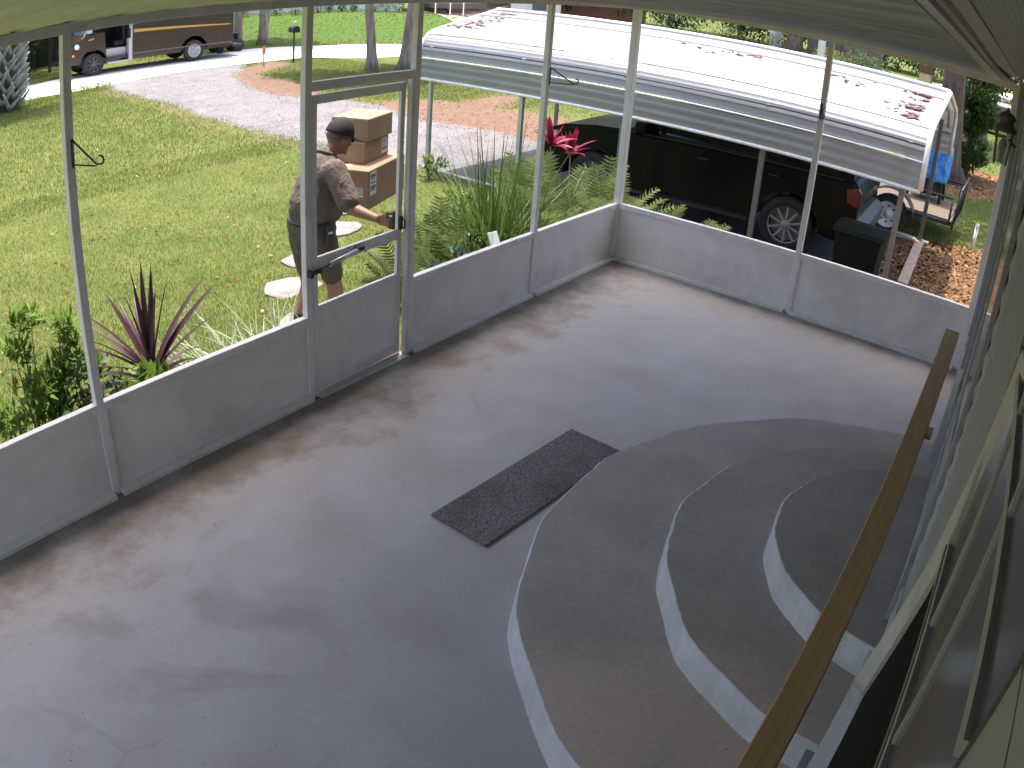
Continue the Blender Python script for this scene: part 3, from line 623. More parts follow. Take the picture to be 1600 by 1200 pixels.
# leafy shrubs
def lance(L,w_): 
    me=bpy.data.meshes.new('leaf'); me.from_pydata([(0,0,0),(L*.35,-w_/2,.01),(L*.75,-w_*.4,.0),(L,0,-.02),(L*.75,w_*.4,0),(L*.35,w_/2,.01),(L*.4,0,-.004)],[],[(0,1,6),(1,2,3,6),(3,4,5,6),(0,6,5)]); return me
def foliage(m,pts,L,w_,seed,name='foliage',up=.3,parent=None):
    """pts: (x,y,z,n,radius): many small leaves round each point, one joined part"""
    r=np.random.default_rng(seed); C_=[];
    for x,y,z,n,rad in pts:
        d=r.normal(size=(n,3)); d/=np.linalg.norm(d,axis=1)[:,None]; C_.append(np.array([x,y,z])+d*rad*r.uniform(.15,1,(n,1))**.5*np.array([1,1,.8]))
    C_=np.concatenate(C_); n=len(C_); th=r.uniform(0,2*PI,n); el=r.uniform(-.5,1.1,n)+up
    u=np.stack([np.cos(th)*np.cos(el),np.sin(th)*np.cos(el),np.sin(el)],1); v=np.stack([-np.sin(th),np.cos(th),r.uniform(-.4,.4,n)],1); s=r.uniform(.6,1.25,n)[:,None]
    V=np.stack([C_,C_+u*L*.45*s-v*w_*.5*s,C_+u*L*s,C_+u*L*.45*s+v*w_*.5*s],1).reshape(-1,3)
    return npmesh(name,V,np.arange(4*n).reshape(n,4),m,parent)
def shrub(name,label,loc,stems,m,L,w_,seed,cat='shrub',group=None,nl=34,rad=.07,fill=0,wood=BARKR):
    t=thing(name,label,cat,loc); 
    if group: t['group']=group
    rr=random.Random(seed); bm=bmesh.new(); pts=[]
    for (dx,dy,h) in stems:
        tube(bm,[(0,0,0),(dx*.4,dy*.4,h*.5),(dx,dy,h)],[.008,.006,.003],5); pts.append((dx,dy,h,nl,rad))
        for q in range(3):
            f=rr.uniform(.35,.9); pts.append((dx*f,dy*f,h*f,int(nl*.3),rad*.9))
    for q in range(fill): pts.append((rr.uniform(-.2,.2),rr.uniform(-.15,.15),rr.uniform(.03,.25),18,.09))
    o=obj('stem',bm,wood,t); f=foliage(m,pts,L,w_,seed,parent=t); return t
shrub('leafy_shrub','tall leggy shrub with bright green leaf tufts left of the first post',(-5.93,.50,-.16),[(.02,.05,1.17),(.12,.12,1.12),(.30,.05,1.05),(.36,.10,.92),(-.06,.02,1.0),(.2,-.02,.8),(.05,-.05,.75)],LEAFY,.10,.024,1,rad=.085,nl=90,fill=8)
shrub('leafy_shrub','shorter bright green shrub at the picture edge, leftmost by the porch',(-6.16,.42,-.16),[(0,0,.70),(.1,.06,.60),(-.1,.05,.62),(.12,-.1,.5)],LEAFY,.085,.022,2,rad=.08,nl=60)
shrub('leafy_shrub','dense low green shrub behind the first post',(-5.62,.45,-.16),[(0,0,.80),(.14,.05,.72),(-.12,.06,.76),(.22,-.1,.6),(-.2,-.1,.55),(.05,.2,.7)],LEAF,.07,.026,3,rad=.12,nl=110,fill=14)
shrub('leafy_shrub','broad leaved green shrub in front of the purple cordyline stem',(-5.20,.36,-.15),[(0,0,.60),(.12,.02,.56),(-.12,.02,.5),(-.22,0,.44)],LEAFY,.10,.05,4,rad=.07,nl=30,fill=3)
shrub('leafy_shrub','low dark green shrub under the tall leggy shrub',(-5.85,.30,-.15),[(0,0,.52),(.15,0,.5),(-.15,0,.46),(.05,.1,.6)],LEAF,.06,.02,5,rad=.10,nl=70,fill=10)
shrub('succulent_plant','blue green broad leaf plant outside the door post',(-2.38,.40,-.15),[(0,0,.52),(.09,.02,.44),(-.08,.0,.4)],BLUEG,.11,.05,6,'plant',rad=.05,nl=22)
shrub('succulent_plant','second blue green plant, right of the door post plant',(-2.02,.42,-.15),[(0,0,.56),(.08,.03,.48)],BLUEG,.10,.045,7,'plant',rad=.05,nl=22)
shrub('leafy_shrub','mid green shrub between the blue green plants and tall grass',(-1.80,.45,-.15),[(0,0,.66),(.12,.02,.6),(-.14,.05,.58),(.2,-.05,.5)],LEAF,.08,.03,8,rad=.10,nl=50,fill=8)
shrub('leafy_shrub','yellow green shrub beside the second carport post',(-.95,1.35,-.3),[(0,0,.85),(.2,.0,.8),(-.2,.05,.7),(.3,.2,.6)],LEAFY,.07,.03,9,rad=.11,nl=60,fill=8)
shrub('weed','low weed growing at the foot of the first carport post',(2.55,4.7,-.48),[(0,0,.35),(.15,-.1,.25),(-.1,0,.3)],LEAFY,.09,.04,10,'weed',rad=.08,nl=30,fill=3)
bm=bmesh.new(); box(bm,-.09,.09,-.006,.006,0,.13,.004); o=obj('garden_marker',bm,plain('marker_plastic',(.55,.60,.62),.4)); o.location=(-1.66,.30,.44); o.rotation_euler=(R(-25),R(8),R(10)); tag(o,'small pale plaque standing in the planting above the rail','garden marker')
bm=bmesh.new(); tube(bm,[(0,0,-.62),(0,0,0)],.006,6); obj('stake',bm,GALV,o)
# ---------------------------------------------------------------- trees
def trunk_bm(pts,rs,flare=1.5,seg=14,seed=0,rough=.12):
    bm=bmesh.new(); P=[];Rr=[]
    for i in range(len(pts)-1):
        for q in range(6):
            t=q/6; P.append(Vector(pts[i]).lerp(Vector(pts[i+1]),t)); Rr.append(rs[i]+(rs[i+1]-rs[i])*t)
    P.append(Vector(pts[-1])); Rr.append(rs[-1]); z0=P[0].z
    Rr=[r*(1+(flare-1)*math.exp(-(p.z-z0)/.28)) for r,p in zip(Rr,P)]
    rings=tube(bm,P,Rr,seg)
    for rg,p in zip(rings,P):
        for k,v in enumerate(rg):
            d=v.co-p; f=1+rough*noise.noise((k*1.3+seed,p.z*1.2,seed))+ (.22*math.exp(-(p.z-z0)/.2)*math.sin(k*5*2*PI/seg) if flare>1.2 else 0)
            v.co=p+d*f
    return bm
CROWNS={}
def crownmesh(key,m,n,rx,rz,L,w_,seed):
    if key in CROWNS: return CROWNS[key]
    r=np.random.default_rng(seed); nc=26; cs=r.normal(size=(nc,3)); cs/=np.linalg.norm(cs,axis=1)[:,None]; cs*=r.uniform(.35,.95,(nc,1)); rad=r.uniform(.22,.45,nc)
    idx=r.integers(0,nc,n); d=r.normal(size=(n,3)); d/=np.linalg.norm(d,axis=1)[:,None]
    C_=(cs[idx]+d*(rad[idx]*r.uniform(.4,1,n))[:,None])*np.array([rx,rx,rz]); th=r.uniform(0,2*PI,n); el=r.uniform(-.8,.6,n)
    u=np.stack([np.cos(th)*np.cos(el),np.sin(th)*np.cos(el),np.sin(el)],1); v=np.stack([-np.sin(th),np.cos(th),r.uniform(-.8,.8,n)],1); s=r.uniform(.6,1.3,n)[:,None]
    V=np.stack([C_,C_+u*L*.5*s-v*w_*.5*s,C_+u*L*s,C_+u*L*.5*s+v*w_*.5*s],1).reshape(-1,3)
    o=npmesh('crown',V,np.arange(4*n).reshape(n,4),m); me=o.data; bpy.data.objects.remove(o); CROWNS[key]=me; return me
def tree(name,label,x,y,r,h,lean=(0,0),crown=None,crs=(3,2.2),m=BARK,group=None,seed=0,limbs=3,flare=1.5,cz=None):
    t=thing(name,label,'tree',(x,y,tz(x,y)-.05),0,group); lx,ly=lean; rr=random.Random(seed)
    obj('trunk',trunk_bm([(0,0,0),(lx*.3,ly*.3,h*.35),(lx*.7,ly*.7,h*.7),(lx,ly,h)],[r,r*.86,r*.72,r*.5],flare,seed=seed),m,t)
    for q in range(limbs):
        an=rr.uniform(0,2*PI); z0=h*rr.uniform(.62,.9); bm=bmesh.new(); b0=Vector((lx*z0/h,ly*z0/h,z0))
        tube(bm,[b0,b0+Vector((math.cos(an)*.8,math.sin(an)*.8,.8)),b0+Vector((math.cos(an)*1.9,math.sin(an)*1.9,1.6))],[r*.42,r*.3,r*.14],7); obj('limb',bm,m,t)
    if crown:
        for q in range(1):
            o=link('crown',crown,None,t); o.location=(lx,ly,(cz or h)+.6); o.rotation_euler=(0,0,rr.uniform(0,6)); o.scale=(crs[0],crs[0],crs[1])
    return t
CR1=crownmesh('a',LEAFD,7000,1,1,.10,.05,1); CR2=crownmesh('b',LEAF,7000,1,1,.10,.05,2)
tree('oak_tree','slim tree trunk right behind the parcel truck',15.75,27.6,.20,7,(.05,0),CR1,(3,2),group='trunks along the road bank',seed=1,flare=1.25)
tree('oak_tree','flared tree trunk between the truck and the mailbox',16.65,26.9,.23,7,(.35,.1),CR1,(3,2),group='trunks along the road bank',seed=2)
tree('oak_tree','tree trunk leaning left, seen over the door opening',12.42,15.72,.165,6.5,(-.55,.35),CR2,(2.6,1.7),seed=3,flare=1.7)
tree('oak_tree','tree trunk beside it leaning right, nearer the carport roof',13.45,15.30,.185,6.5,(.75,-.2),CR2,(2.6,1.7),seed=4,flare=1.5)
tree('oak_tree','pale trunk standing in the dark woods left of the truck',5.2,28.3,.26,7,(.0,0),CR1,(3,2),seed=5,flare=1.1)
t=tree('oak_tree','massive brown trunk behind the right end of the carport',13.75,-1.85,.34,8,(-.9,.6),CR2,(3.4,2.2),m=BARKR,seed=6,flare=1.5)
tree('oak_tree','pale mottled trunk beyond the white parked car',25.5,-1.65,.45,8,(-.2,.3),CR1,(3.6,2.4),seed=7,flare=1.15)
tree('oak_tree','trunk far behind the carport roof beside the picket fence',46.5,9.0,.42,9,(.5,.2),CR1,(5,3),m=BARKR,seed=8,flare=1.1)
tree('oak_tree','dark trunk far behind the carport left of the white post',45.8,12.3,.6,9,(.4,.2),CR1,(5,3),m=BARKR,seed=9,flare=1.1)
tree('oak_tree','white barked trunk standing on the distant lawn',48.8,14.6,.42,9,(.5,.2),CR2,(5,3),m=plain('white_bark',(.6,.58,.55),.8),seed=10,flare=1.1)
bx_o=bx('nesting_box',-.17,.17,-.14,.14,0,.42,plain('tan_wood',(.60,.46,.26),.7),None,.01); bx_o.location=(13.1,-1.02,1.62); tag(bx_o,'tan wooden box fixed on the big trunk above the carport roof','nesting box')
bm=bmesh.new(); prism(bm,[(-.2,.42),(.2,.42),(.2,.56),(-.2,.60)],-.18,.18,'y'); obj('lid',bm,plain('brown_lid',(.14,.07,.045),.7),bx_o)
# cabbage palm trunk with crossed leaf bases
t=thing('palm_tree','cabbage palm trunk with crossed grey leaf bases at the left edge','tree',(1.45,20.3,tz(1.3,20.3)-.05)); t.scale=(1.22,1.22,1); PB=bark('palm_boot_grey',(.26,.24,.21),(.50,.48,.45),8)
bm=bmesh.new(); tube(bm,[(0,0,0),(0,0,4)],[.36,.38],14); obj('trunk',bm,bark('palm_core',(.05,.04,.035),(.12,.10,.085)),t)
V=[];F=[]
def boot():
    bm=bmesh.new(); 
    tube(bm,[(.33,0,0),(.40,0,.18),(.50,.02,.42),(.60,.03,.62)],[.075,.055,.04,.028],5); return bm
me=None
for k in range(84):
    z=.05+k*.038; an=k*2.399
    for sg in (-1,1):
        if me is None: o=obj('leaf_base',boot(),PB,t,smooth=False); me=o.data
        else: o=link('leaf_base',me,None,t)
        o.matrix_local=Matrix.Translation((0,0,z))@Matrix.Rotation(an,4,'Z')@Matrix.Translation((.36,0,0))@Matrix.Rotation(sg*R(32),4,'X')@Matrix.Translation((-.36,0,0))
for k in range(16):
    pass
PALMF=crownmesh('p',LEAF,3000,1,1,.5,.03,7); o=link('crown',PALMF,None,t); o.location=(0,0,4.6); o.scale=(1.6,1.6,1)
# shrubs and woods behind
def mass(name,label,pts,m,L,w_,seed,kind='stuff'):
    o=foliage(m,pts,L,w_,seed,name); tag(o,label,'foliage',kind=kind); return o
r5=random.Random(12)
mass('woods','dark wooded thicket behind the road at the left',[(r5.uniform(-4,13.8),r5.uniform(28.6,31.5),r5.uniform(-.3,4.2),110,.75) for _ in range(150)],LEAFD,.20,.07,31)
bm=bmesh.new()
for _ in range(80):
    x=r5.uniform(-3,13); y=28.6+r5.uniform(0,2.6); h=r5.uniform(1.2,3.6); tube(bm,[(x,y,-.5),(x+r5.uniform(-.4,.4),y,h)],r5.uniform(.012,.035),4,cap=False)
tag(obj('thicket_stems',bm,plain('stem_dark',(.07,.06,.045),.9)),'thin dark stems of the thicket behind the road','stems',kind='stuff')
bm=bmesh.new(); box(bm,-8,14.5,32.2,32.6,-.6,5.5); tag(obj('woods_backing',bm,plain('deep_woods',(.02,.03,.012),.95,var=.5,vs=3)),'deep dark woods behind the thicket','woods',kind='stuff')
mass('roadside_weeds','tufted green weeds along the road by the palm trunk',[(r5.uniform(1.6,5.6),21.0+r5.uniform(-.9,.3)-.15*0,-.40,40,.22) for _ in range(60)],LEAFY,.09,.025,33)
pts=[(r5.uniform(14.6,16.2),r5.uniform(-2.75,-1.7),r5.uniform(-.3,2.9),260,.30) for _ in range(52)]
t=thing('bush','loose green bush spilling down beside the massive trunk','bush',(0,0,0)); foliage(LEAF,pts,.13,.06,35,parent=t)
bm=bmesh.new()
for q in range(6): tube(bm,[(15.4,-2.2,-.5),(15.4+r5.uniform(-.6,.6),-2.2+r5.uniform(-.4,.4),2.2)],.03,5)
obj('stem',bm,BARKR,t)
pts=[(r5.uniform(17.5,21.5),r5.uniform(-2.9,.2),r5.uniform(1.5,3.4),110,.42) for _ in range(24)]
t=thing('bush','leafy branches hanging beside the pale mottled trunk','bush',(0,0,0)); foliage(LEAF,pts,.13,.05,36,parent=t)
# far tree line: one unbroken mass, too far to pick apart
line=[(24,52),(38,50),(50,42),(58,34),(64,24),(68,14),(70,4),(70,-8),(66,-22)]
pts=[]
for _ in range(1150):
    s_=r5.uniform(0,len(line)-1.001); i=int(s_); f=s_-i; x=line[i][0]+(line[i+1][0]-line[i][0])*f; y=line[i][1]+(line[i+1][1]-line[i][1])*f
    pts.append((x+r5.uniform(-4,4),y+r5.uniform(-4,4),r5.uniform(-.4,7.5)+(1 if y>30 else 0),60,1.3))
mass('tree_line','far green tree line closing the view behind the neighbouring yards',pts,LEAFD,.45,.22,37)
bm=bmesh.new()
for i in range(len(line)-1):
    (x0,y0),(x1,y1)=line[i],line[i+1]; dx,dy=x1-x0,y1-y0; L_=math.hypot(dx,dy); nx,ny=dy/L_*-5,dx/L_*5
    A=[bm.verts.new(v) for v in ((x0-nx,y0+0-ny*-1*-1,-1),(x1-nx,y1-ny,-1),(x1-nx,y1-ny,7),(x0-nx,y0-ny,7))]; bm.faces.new(A)
bm.free()
def hedge(x,y,z,r_,lab,m=LEAF,seed=0,group=None,cat='shrub',n=500,sz=1.,name='round_shrub',L=.13):
    t=thing(name,lab,cat,(x,y,z),0,group); foliage(m,[(0,0,r_*.8*sz,n,r_)],L,.06,seed,parent=t); bm=bmesh.new(); tube(bm,[(0,0,-.1),(0,0,r_*.6)],.04,5); obj('stem',bm,BARKR,t)
# mid background plants behind the carport
for i,(x,y,r_,m,lab) in enumerate([(44,21,1.5,LEAFD,'dark rounded shrub far behind the carport ridge, farthest left'),(46,19,1.4,LEAF,'green shrub right of the dark rounded one'),(40,14.5,1.1,LEAFD,'dark shrub cluster beyond the roof centre'),(43,12.7,1.0,LEAF,'low green shrub near the dark far trunk'),(40,8.4,1.0,LEAFY,'bright shrub right of the white post'),(38,6.0,1.2,LEAF,'shrub left of the wooden box'),(34,4.4,1.1,LEAFD,'dark shrub just left of the massive trunk')]):
    hedge(x,y,tz(x,y)+.1,r_,lab,m,60+i,'shrubs behind the carport roof',n=900)
# ---------------------------------------------------------------- white fence with round shrubs on the bank
WF=plain('white_vinyl',(.82,.82,.82),.4,var=.03)
t=thing('vinyl_fence','bright white panel fence on top of the grass bank','fence')
fp=[(14.5,37.5),(19,34),(22,32.2),(25.3,31.3),(27.6,28.6)]
for i in range(4):
    (x0,y0),(x1,y1)=fp[i],fp[i+1]; dx,dy=x1-x0,y1-y0; L_=math.hypot(dx,dy); nb_=int(L_/.3); az=math.atan2(dy,dx)
    for q in range(nb_):
        x=x0+dx*(q+.5)/nb_; y=y0+dy*(q+.5)/nb_; o=bx('board',-.145,.145,-.015,.015,0,2.0,WF,t,.0) if (i==0 and q==0) else link('board',BRD,None,t)
        if i==0 and q==0: BRD=o.data
        o.location=(x,y,tz(x,y)-.1); o.rotation_euler=(0,0,az)
RB=['behind the truck rear','between the first two road bank trunks','just right of the flared trunk','third from the flared trunk','beside the left door jamb','first right of the door jamb','second right of the door jamb','third right of the door jamb','left of the left leaning trunk','against the left leaning trunk','right of the left leaning trunk']
for i,(x,y) in enumerate([(19.2,31.9),(20.2,31.3),(20.7,31.0),(21.5,30.4),(22.8,30.1),(23.6,30.1),(24.4,30.0),(24.9,29.6),(25.7,28.8),(26.05,28.3),(26.3,27.6)]):
    hedge(x,y,tz(x,y),[.34,.42,.38,.45,.40,.30,.28,.28,.42,.42,.4][i],'round clipped shrub before the white fence, '+RB[i],LEAF,90+i,'round shrubs before the white fence',n=260,L=.10)
# neighbour's drive, boat, house, post
PAD=plain('pink_concrete',(.60,.47,.42),.85)
V=[];F=[]
pd=[(26.6,23.9),(37,25.5),(41,34),(28.6,28.6)]
V=[(x,y,tz(x,y)+.03) for x,y in pd]; bm=bmesh.new(); n=10
g=[[bm.verts.new((*(np.array(pd[0])*(1-u)*(1-v)+np.array(pd[1])*u*(1-v)+np.array(pd[2])*u*v+np.array(pd[3])*(1-u)*v),0)) for v in np.linspace(0,1,n)] for u in np.linspace(0,1,n)]
for row in g:
    for v in row: v.co.z=tz(v.co.x,v.co.y)+.02
for i in range(n-1):
    for j in range(n-1): bm.faces.new((g[i][j],g[i+1][j],g[i+1][j+1],g[i][j+1]))
tag(obj('neighbour_driveway',bm,PAD),'pinkish neighbour driveway under the parked boat','driveway',kind='structure')
t=thing('boat_on_trailer','dark hulled boat on a trailer on the far driveway','boat',(33.0,28.8,tz(33,28.8)),R(-52))
bm=bmesh.new()
sec=[(-2.6,.8,.55,1.05),(-1.5,.95,.45,1.05),(0,1.0,.42,1.1),(1.5,.8,.5,1.2),(2.4,.35,.75,1.32),(2.8,.03,1.1,1.38)]; rg=[]
for x,hw_,zb,zt in sec: rg.append([bm.verts.new((x,-hw_,zt)),bm.verts.new((x,-hw_*.9,(zb+zt)/2)),bm.verts.new((x,0,zb)),bm.verts.new((x,hw_*.9,(zb+zt)/2)),bm.verts.new((x,hw_,zt))])
for i in range(5):
    for k in range(4): bm.faces.new((rg[i][k],rg[i+1][k],rg[i+1][k+1],rg[i][k+1]))
    bm.faces.new((rg[i][4],rg[i+1][4],rg[i+1][0],rg[i][0]))
bm.faces.new(rg[0]); bmesh.ops.recalc_face_normals(bm,faces=bm.faces[:]); obj('hull',bm,plain('dark_hull',(.03,.03,.035),.3),t,smooth=False)
bm=bmesh.new(); tube(bm,[(-2.7,-.5,.4),(2.2,-.3,.45),(3.6,0,.45)],.05,6); tube(bm,[(-2.7,.5,.4),(2.2,.3,.45),(3.6,0,.45)],.05,6); obj('trailer_frame',bm,GALV,t)
for sg in (-1,1):
    bm=bmesh.new(); lathe(bm,[(.12,-.09),(.30,-.08),(.32,0),(.30,.08),(.12,.09)],16,M=Matrix.Translation((-1,sg*.95,.3))@Matrix.Rotation(R(90),4,'X')); obj('wheel',bm,RUB,t)
bm=bmesh.new(); 
for x in (-1.2,-.2): tube(bm,[(x,-.8,1.1),(x,-.8,2.2),(x,.8,2.2),(x,.8,1.1)],.03,6)
obj('canopy_frame',bm,WRIM,t)
for i,(x,y,lab) in enumerate([(29.6,27.9,'white driveway post left of the boat'),(30.9,27.9,'white driveway post before the boat'),(31.6,27.5,'white driveway post right of the other two')]):
    bm=bmesh.new(); tube(bm,[(0,0,0),(0,0,2.2)],.035,6); o=obj('white_post',bm,WRIM); o.location=(x,y,tz(x,y)); tag(o,lab,'post','white posts before the boat')
t=thing('neighbour_house','sunlit pale house with salmon wall beyond the boat','house',(43,34.5,tz(43,34.5)),R(-50))
bm=bmesh.new(); box(bm,-5,5,-3,3,0,3.2); obj('wall',bm,plain('house_white',(.75,.72,.70),.7),t)
bm=bmesh.new(); box(bm,-5.02,-1.5,-3.04,-2.9,0,3.0); obj('salmon_wall',bm,plain('salmon_stucco',(.62,.30,.22),.8),t)
bm=bmesh.new(); prism(bm,[(-3.5,3.2),(3.5,3.2),(0,4.6)],-5.4,5.4,'x'); obj('roof',bm,plain('roof_shingle',(.20,.17,.15),.9),t)
for x in (.5,3): bx('window',x,x+1,-3.03,-2.98,1,2.2,GLASSP,t,0)
t=thing('placeholder','small blue roofed shed for a blue tarp or pool above the carport ridge','placeholder',(47,34,tz(47,34)),R(-50))  # walls and roof made up to stand for a blue tarp or pool
bm=bmesh.new(); box(bm,-2,2,-1.5,1.5,0,2.0); obj('wall',bm,plain('placeholder_wall',(.45,.40,.36),.8),t)
bm=bmesh.new(); prism(bm,[(-1.8,2.0),(1.8,2.0),(0,2.7)],-2.3,2.3,'x'); obj('roof',bm,plain('blue_metal',(.12,.30,.55),.5),t)
t=thing('neighbour_house','low house with terracotta wall behind the far shrubs','house',(60,37,tz(60,37)),R(-62))
bm=bmesh.new(); box(bm,-6,6,-3,3,0,3.0); obj('wall',bm,plain('terracotta_wall',(.50,.20,.14),.8),t)
bm=bmesh.new(); prism(bm,[(-3.5,3.0),(3.5,3.0),(0,4.2)],-5.75,6.4,'x'); obj('roof',bm,bpy.data.materials['roof_shingle'],t)
bx('utility_post',-.13,.13,-.13,.13,0,3.4,WRIM,None,.01).location=(27.5,5.55,tz(27.5,5.5)); tag(bpy.data.objects['utility_post'],'tall white post standing behind the carport roof','post')
t=thing('picket_fence','weathered wooden fence of narrow boards far behind the carport','fence',(0,0,0)); WD=plain('weathered_board',(.20,.16,.135),.9,var=.3); BR2=None
for q in range(46):
    f=q/45; x=50-6*f*0; y=12.6-5.2*f; 
    if BR2 is None: o=bx('board',-.02,.02,-.052,.052,0,1.75,WD,t,0); BR2=o.data
    else: o=link('board',BR2,None,t)
    o.location=(50+.6*f,y,tz(50,y)-.05)
# parked white car far right
def wheel(parent,loc,r,wd,rim,M=Matrix.Identity(4),spokes=10,hubm=None,name='wheel'):
    """axle along local Y; outer face toward -Y"""
    e=bpy.data.objects.new(name,None)
    bm=bmesh.new(); lathe(bm,[(r*.66,-wd*.48),(r*.90,-wd*.5),(r*.985,-wd*.36),(r,-wd*.1),(r,wd*.1),(r*.985,wd*.36),(r*.90,wd*.5),(r*.66,wd*.48),(r*.60,wd*.3),(r*.60,-wd*.3),(r*.66,-wd*.48)],36,M=Matrix.Rotation(R(90),4,'X'),cap=False)
    o=obj(name,bm,RUB,parent); o.matrix_local=Matrix.Translation(loc)@M
    bm=bmesh.new(); Mx=Matrix.Rotation(R(90),4,'X')
    lathe(bm,[(r*.67,wd*.46),(r*.62,wd*.42),(r*.60,wd*.05),(r*.2,wd*.02),(0,wd*.02)],32,M=Mx,cap=False)
    if spokes:
        for k in range(spokes):
            a_=2*PI*k/spokes; Mk=Matrix.Rotation(a_,4,'Y'); hw_=r*.045 if spokes>6 else r*.07
            vs=[(-hw_,-wd*.38,r*.12),(hw_,-wd*.38,r*.12),(hw_*.8,-wd*.42,r*.63),(-hw_*.8,-wd*.42,r*.63)]
            A=[bm.verts.new(Mk@Vector(v)) for v in vs]; B=[bm.verts.new(Mk@(Vector(v)+Vector((0,wd*.12,0)))) for v in vs]
            bm.faces.new(A); [bm.faces.new((A[i],B[i],B[(i+1)%4],A[(i+1)%4])) for i in range(4)]
        lathe(bm,[(0,wd*.46),(r*.13,wd*.45),(r*.17,wd*.36)],16,M=Mx,cap=False)
    else:
        lathe(bm,[(0,wd*.30),(r*.16,wd*.30),(r*.18,wd*.2),(r*.30,wd*.16),(r*.5,wd*.3),(r*.62,wd*.40)],24,M=Mx,cap=False)
    obj('rim',bm,rim,o); 
    if not spokes:
        bm=bmesh.new()
        for k in range(8):
            a_=2*PI*k/8; lathe(bm,[(0,.0),(r*.055,.0)],8,M=Matrix.Translation((math.cos(a_)*r*.40,-wd*.262,math.sin(a_)*r*.40))@Mx)
        h_=obj('hole',bm,BLACK,o); h_['kind']='stuff'
    return o
t=thing('parked_car','white parked car far off beyond the lawn behind the lantern','car',(31.5,-2.45,tz(31,-2)),R(96))
CW=plain('white_car_paint',(.80,.80,.82),.25,var=.02)
bm=bmesh.new(); prism(bm,[(-2.2,.3),(2.2,.3),(2.25,.75),(1.4,.95),(.8,1.4),(-1.2,1.42),(-1.9,.98),(-2.25,.9)],-.85,.85,'y'); o=obj('body',bm,CW,t)
for sg in (-1,1):
    bm=bmesh.new(); prism(bm,[(-1.5,1.0),(1.05,1.0),(.7,1.32),(-1.1,1.34)],sg*.855,sg*.865,'y'); obj('window',bm,GLASSP,t)
    for x in (-1.35,1.35): wheel(t,(x,sg*.8,.32),.32,.2,STEEL,Matrix.Rotation(PI if sg>0 else 0,4,'Z'))
# ---------------------------------------------------------------- mailbox, marker stake, pipe, plank
t=thing('mailbox','black mailbox on a thin post across the driveway','mailbox',(12.45,19.75,tz(12.45,19.75)),R(-20))
bm=bmesh.new(); tube(bm,[(0,0,0),(0,0,1.1)],.032,8); obj('post',bm,BLACK,t)
bm=bmesh.new(); prism(bm,[(-.13,0),(.13,0),(.13,.12)]+[(.13*math.cos(R(q)),.12+.12*math.sin(R(q))) for q in range(20,180,20)]+[(-.13,.12)],-.26,.26,'y',M=Matrix.Translation((0,0,1.1))); obj('box',bm,BLACK,t)
bm=bmesh.new(); tube(bm,[(-.03,0,1.34),(-.02,0,1.46),(.04,0,1.5),(.08,0,1.42)],.022,6); obj('ornament',bm,WRIM,t)
bm=bmesh.new(); box(bm,-.02,.02,-.02,.02,0,.62); o=obj('marker_stake',bm,plain('grey_stake',(.35,.33,.3),.8)); o.location=(11.05,19.7,tz(11,19.7)); tag(o,'thin survey stake with orange flagging beside the mailbox','marker stake')
bm=bmesh.new(); box(bm,-.035,.035,-.035,.035,.42,.66); tube(bm,[(0,0,.66),(.02,0,.74)],[.02,.006],5); obj('flagging',bm,plain('orange_tape',(.80,.20,.05),.7),o)
bm=bmesh.new(); tube(bm,[(0,0,0),(.02,0,.42)],.032,10); tube(bm,[(-.07,.0,.46),(.06,0,.44)],.035,10); o=obj('standpipe',bm,plain('white_pvc',(.78,.78,.76),.4)); o.location=(7.02,-3.22,tz(7,-3.2)); tag(o,'short white plastic standpipe in the grass near the trailer','pipe')
bx('plank',-1.40,1.40,-.075,.075,.0,.045,plain('old_plank',(.42,.32,.24),.85,var=.25,vs=14),None,.004); o=bpy.data.objects['plank']; o.location=(5.0,-2.44,tz(5,-2.4)+.02); o.rotation_euler=(0,0,R(4)); tag(o,'weathered plank lying in the leaf litter','plank')
bx('plank',-.45,.45,-.06,.06,.0,.045,bpy.data.materials['old_plank'],None,.004); o=bpy.data.objects['plank.001']; o.location=(6.30,-2.05,tz(6,-2)+.02); o.rotation_euler=(0,0,R(96)); tag(o,'short board lying at the foot of the far carport post','plank')
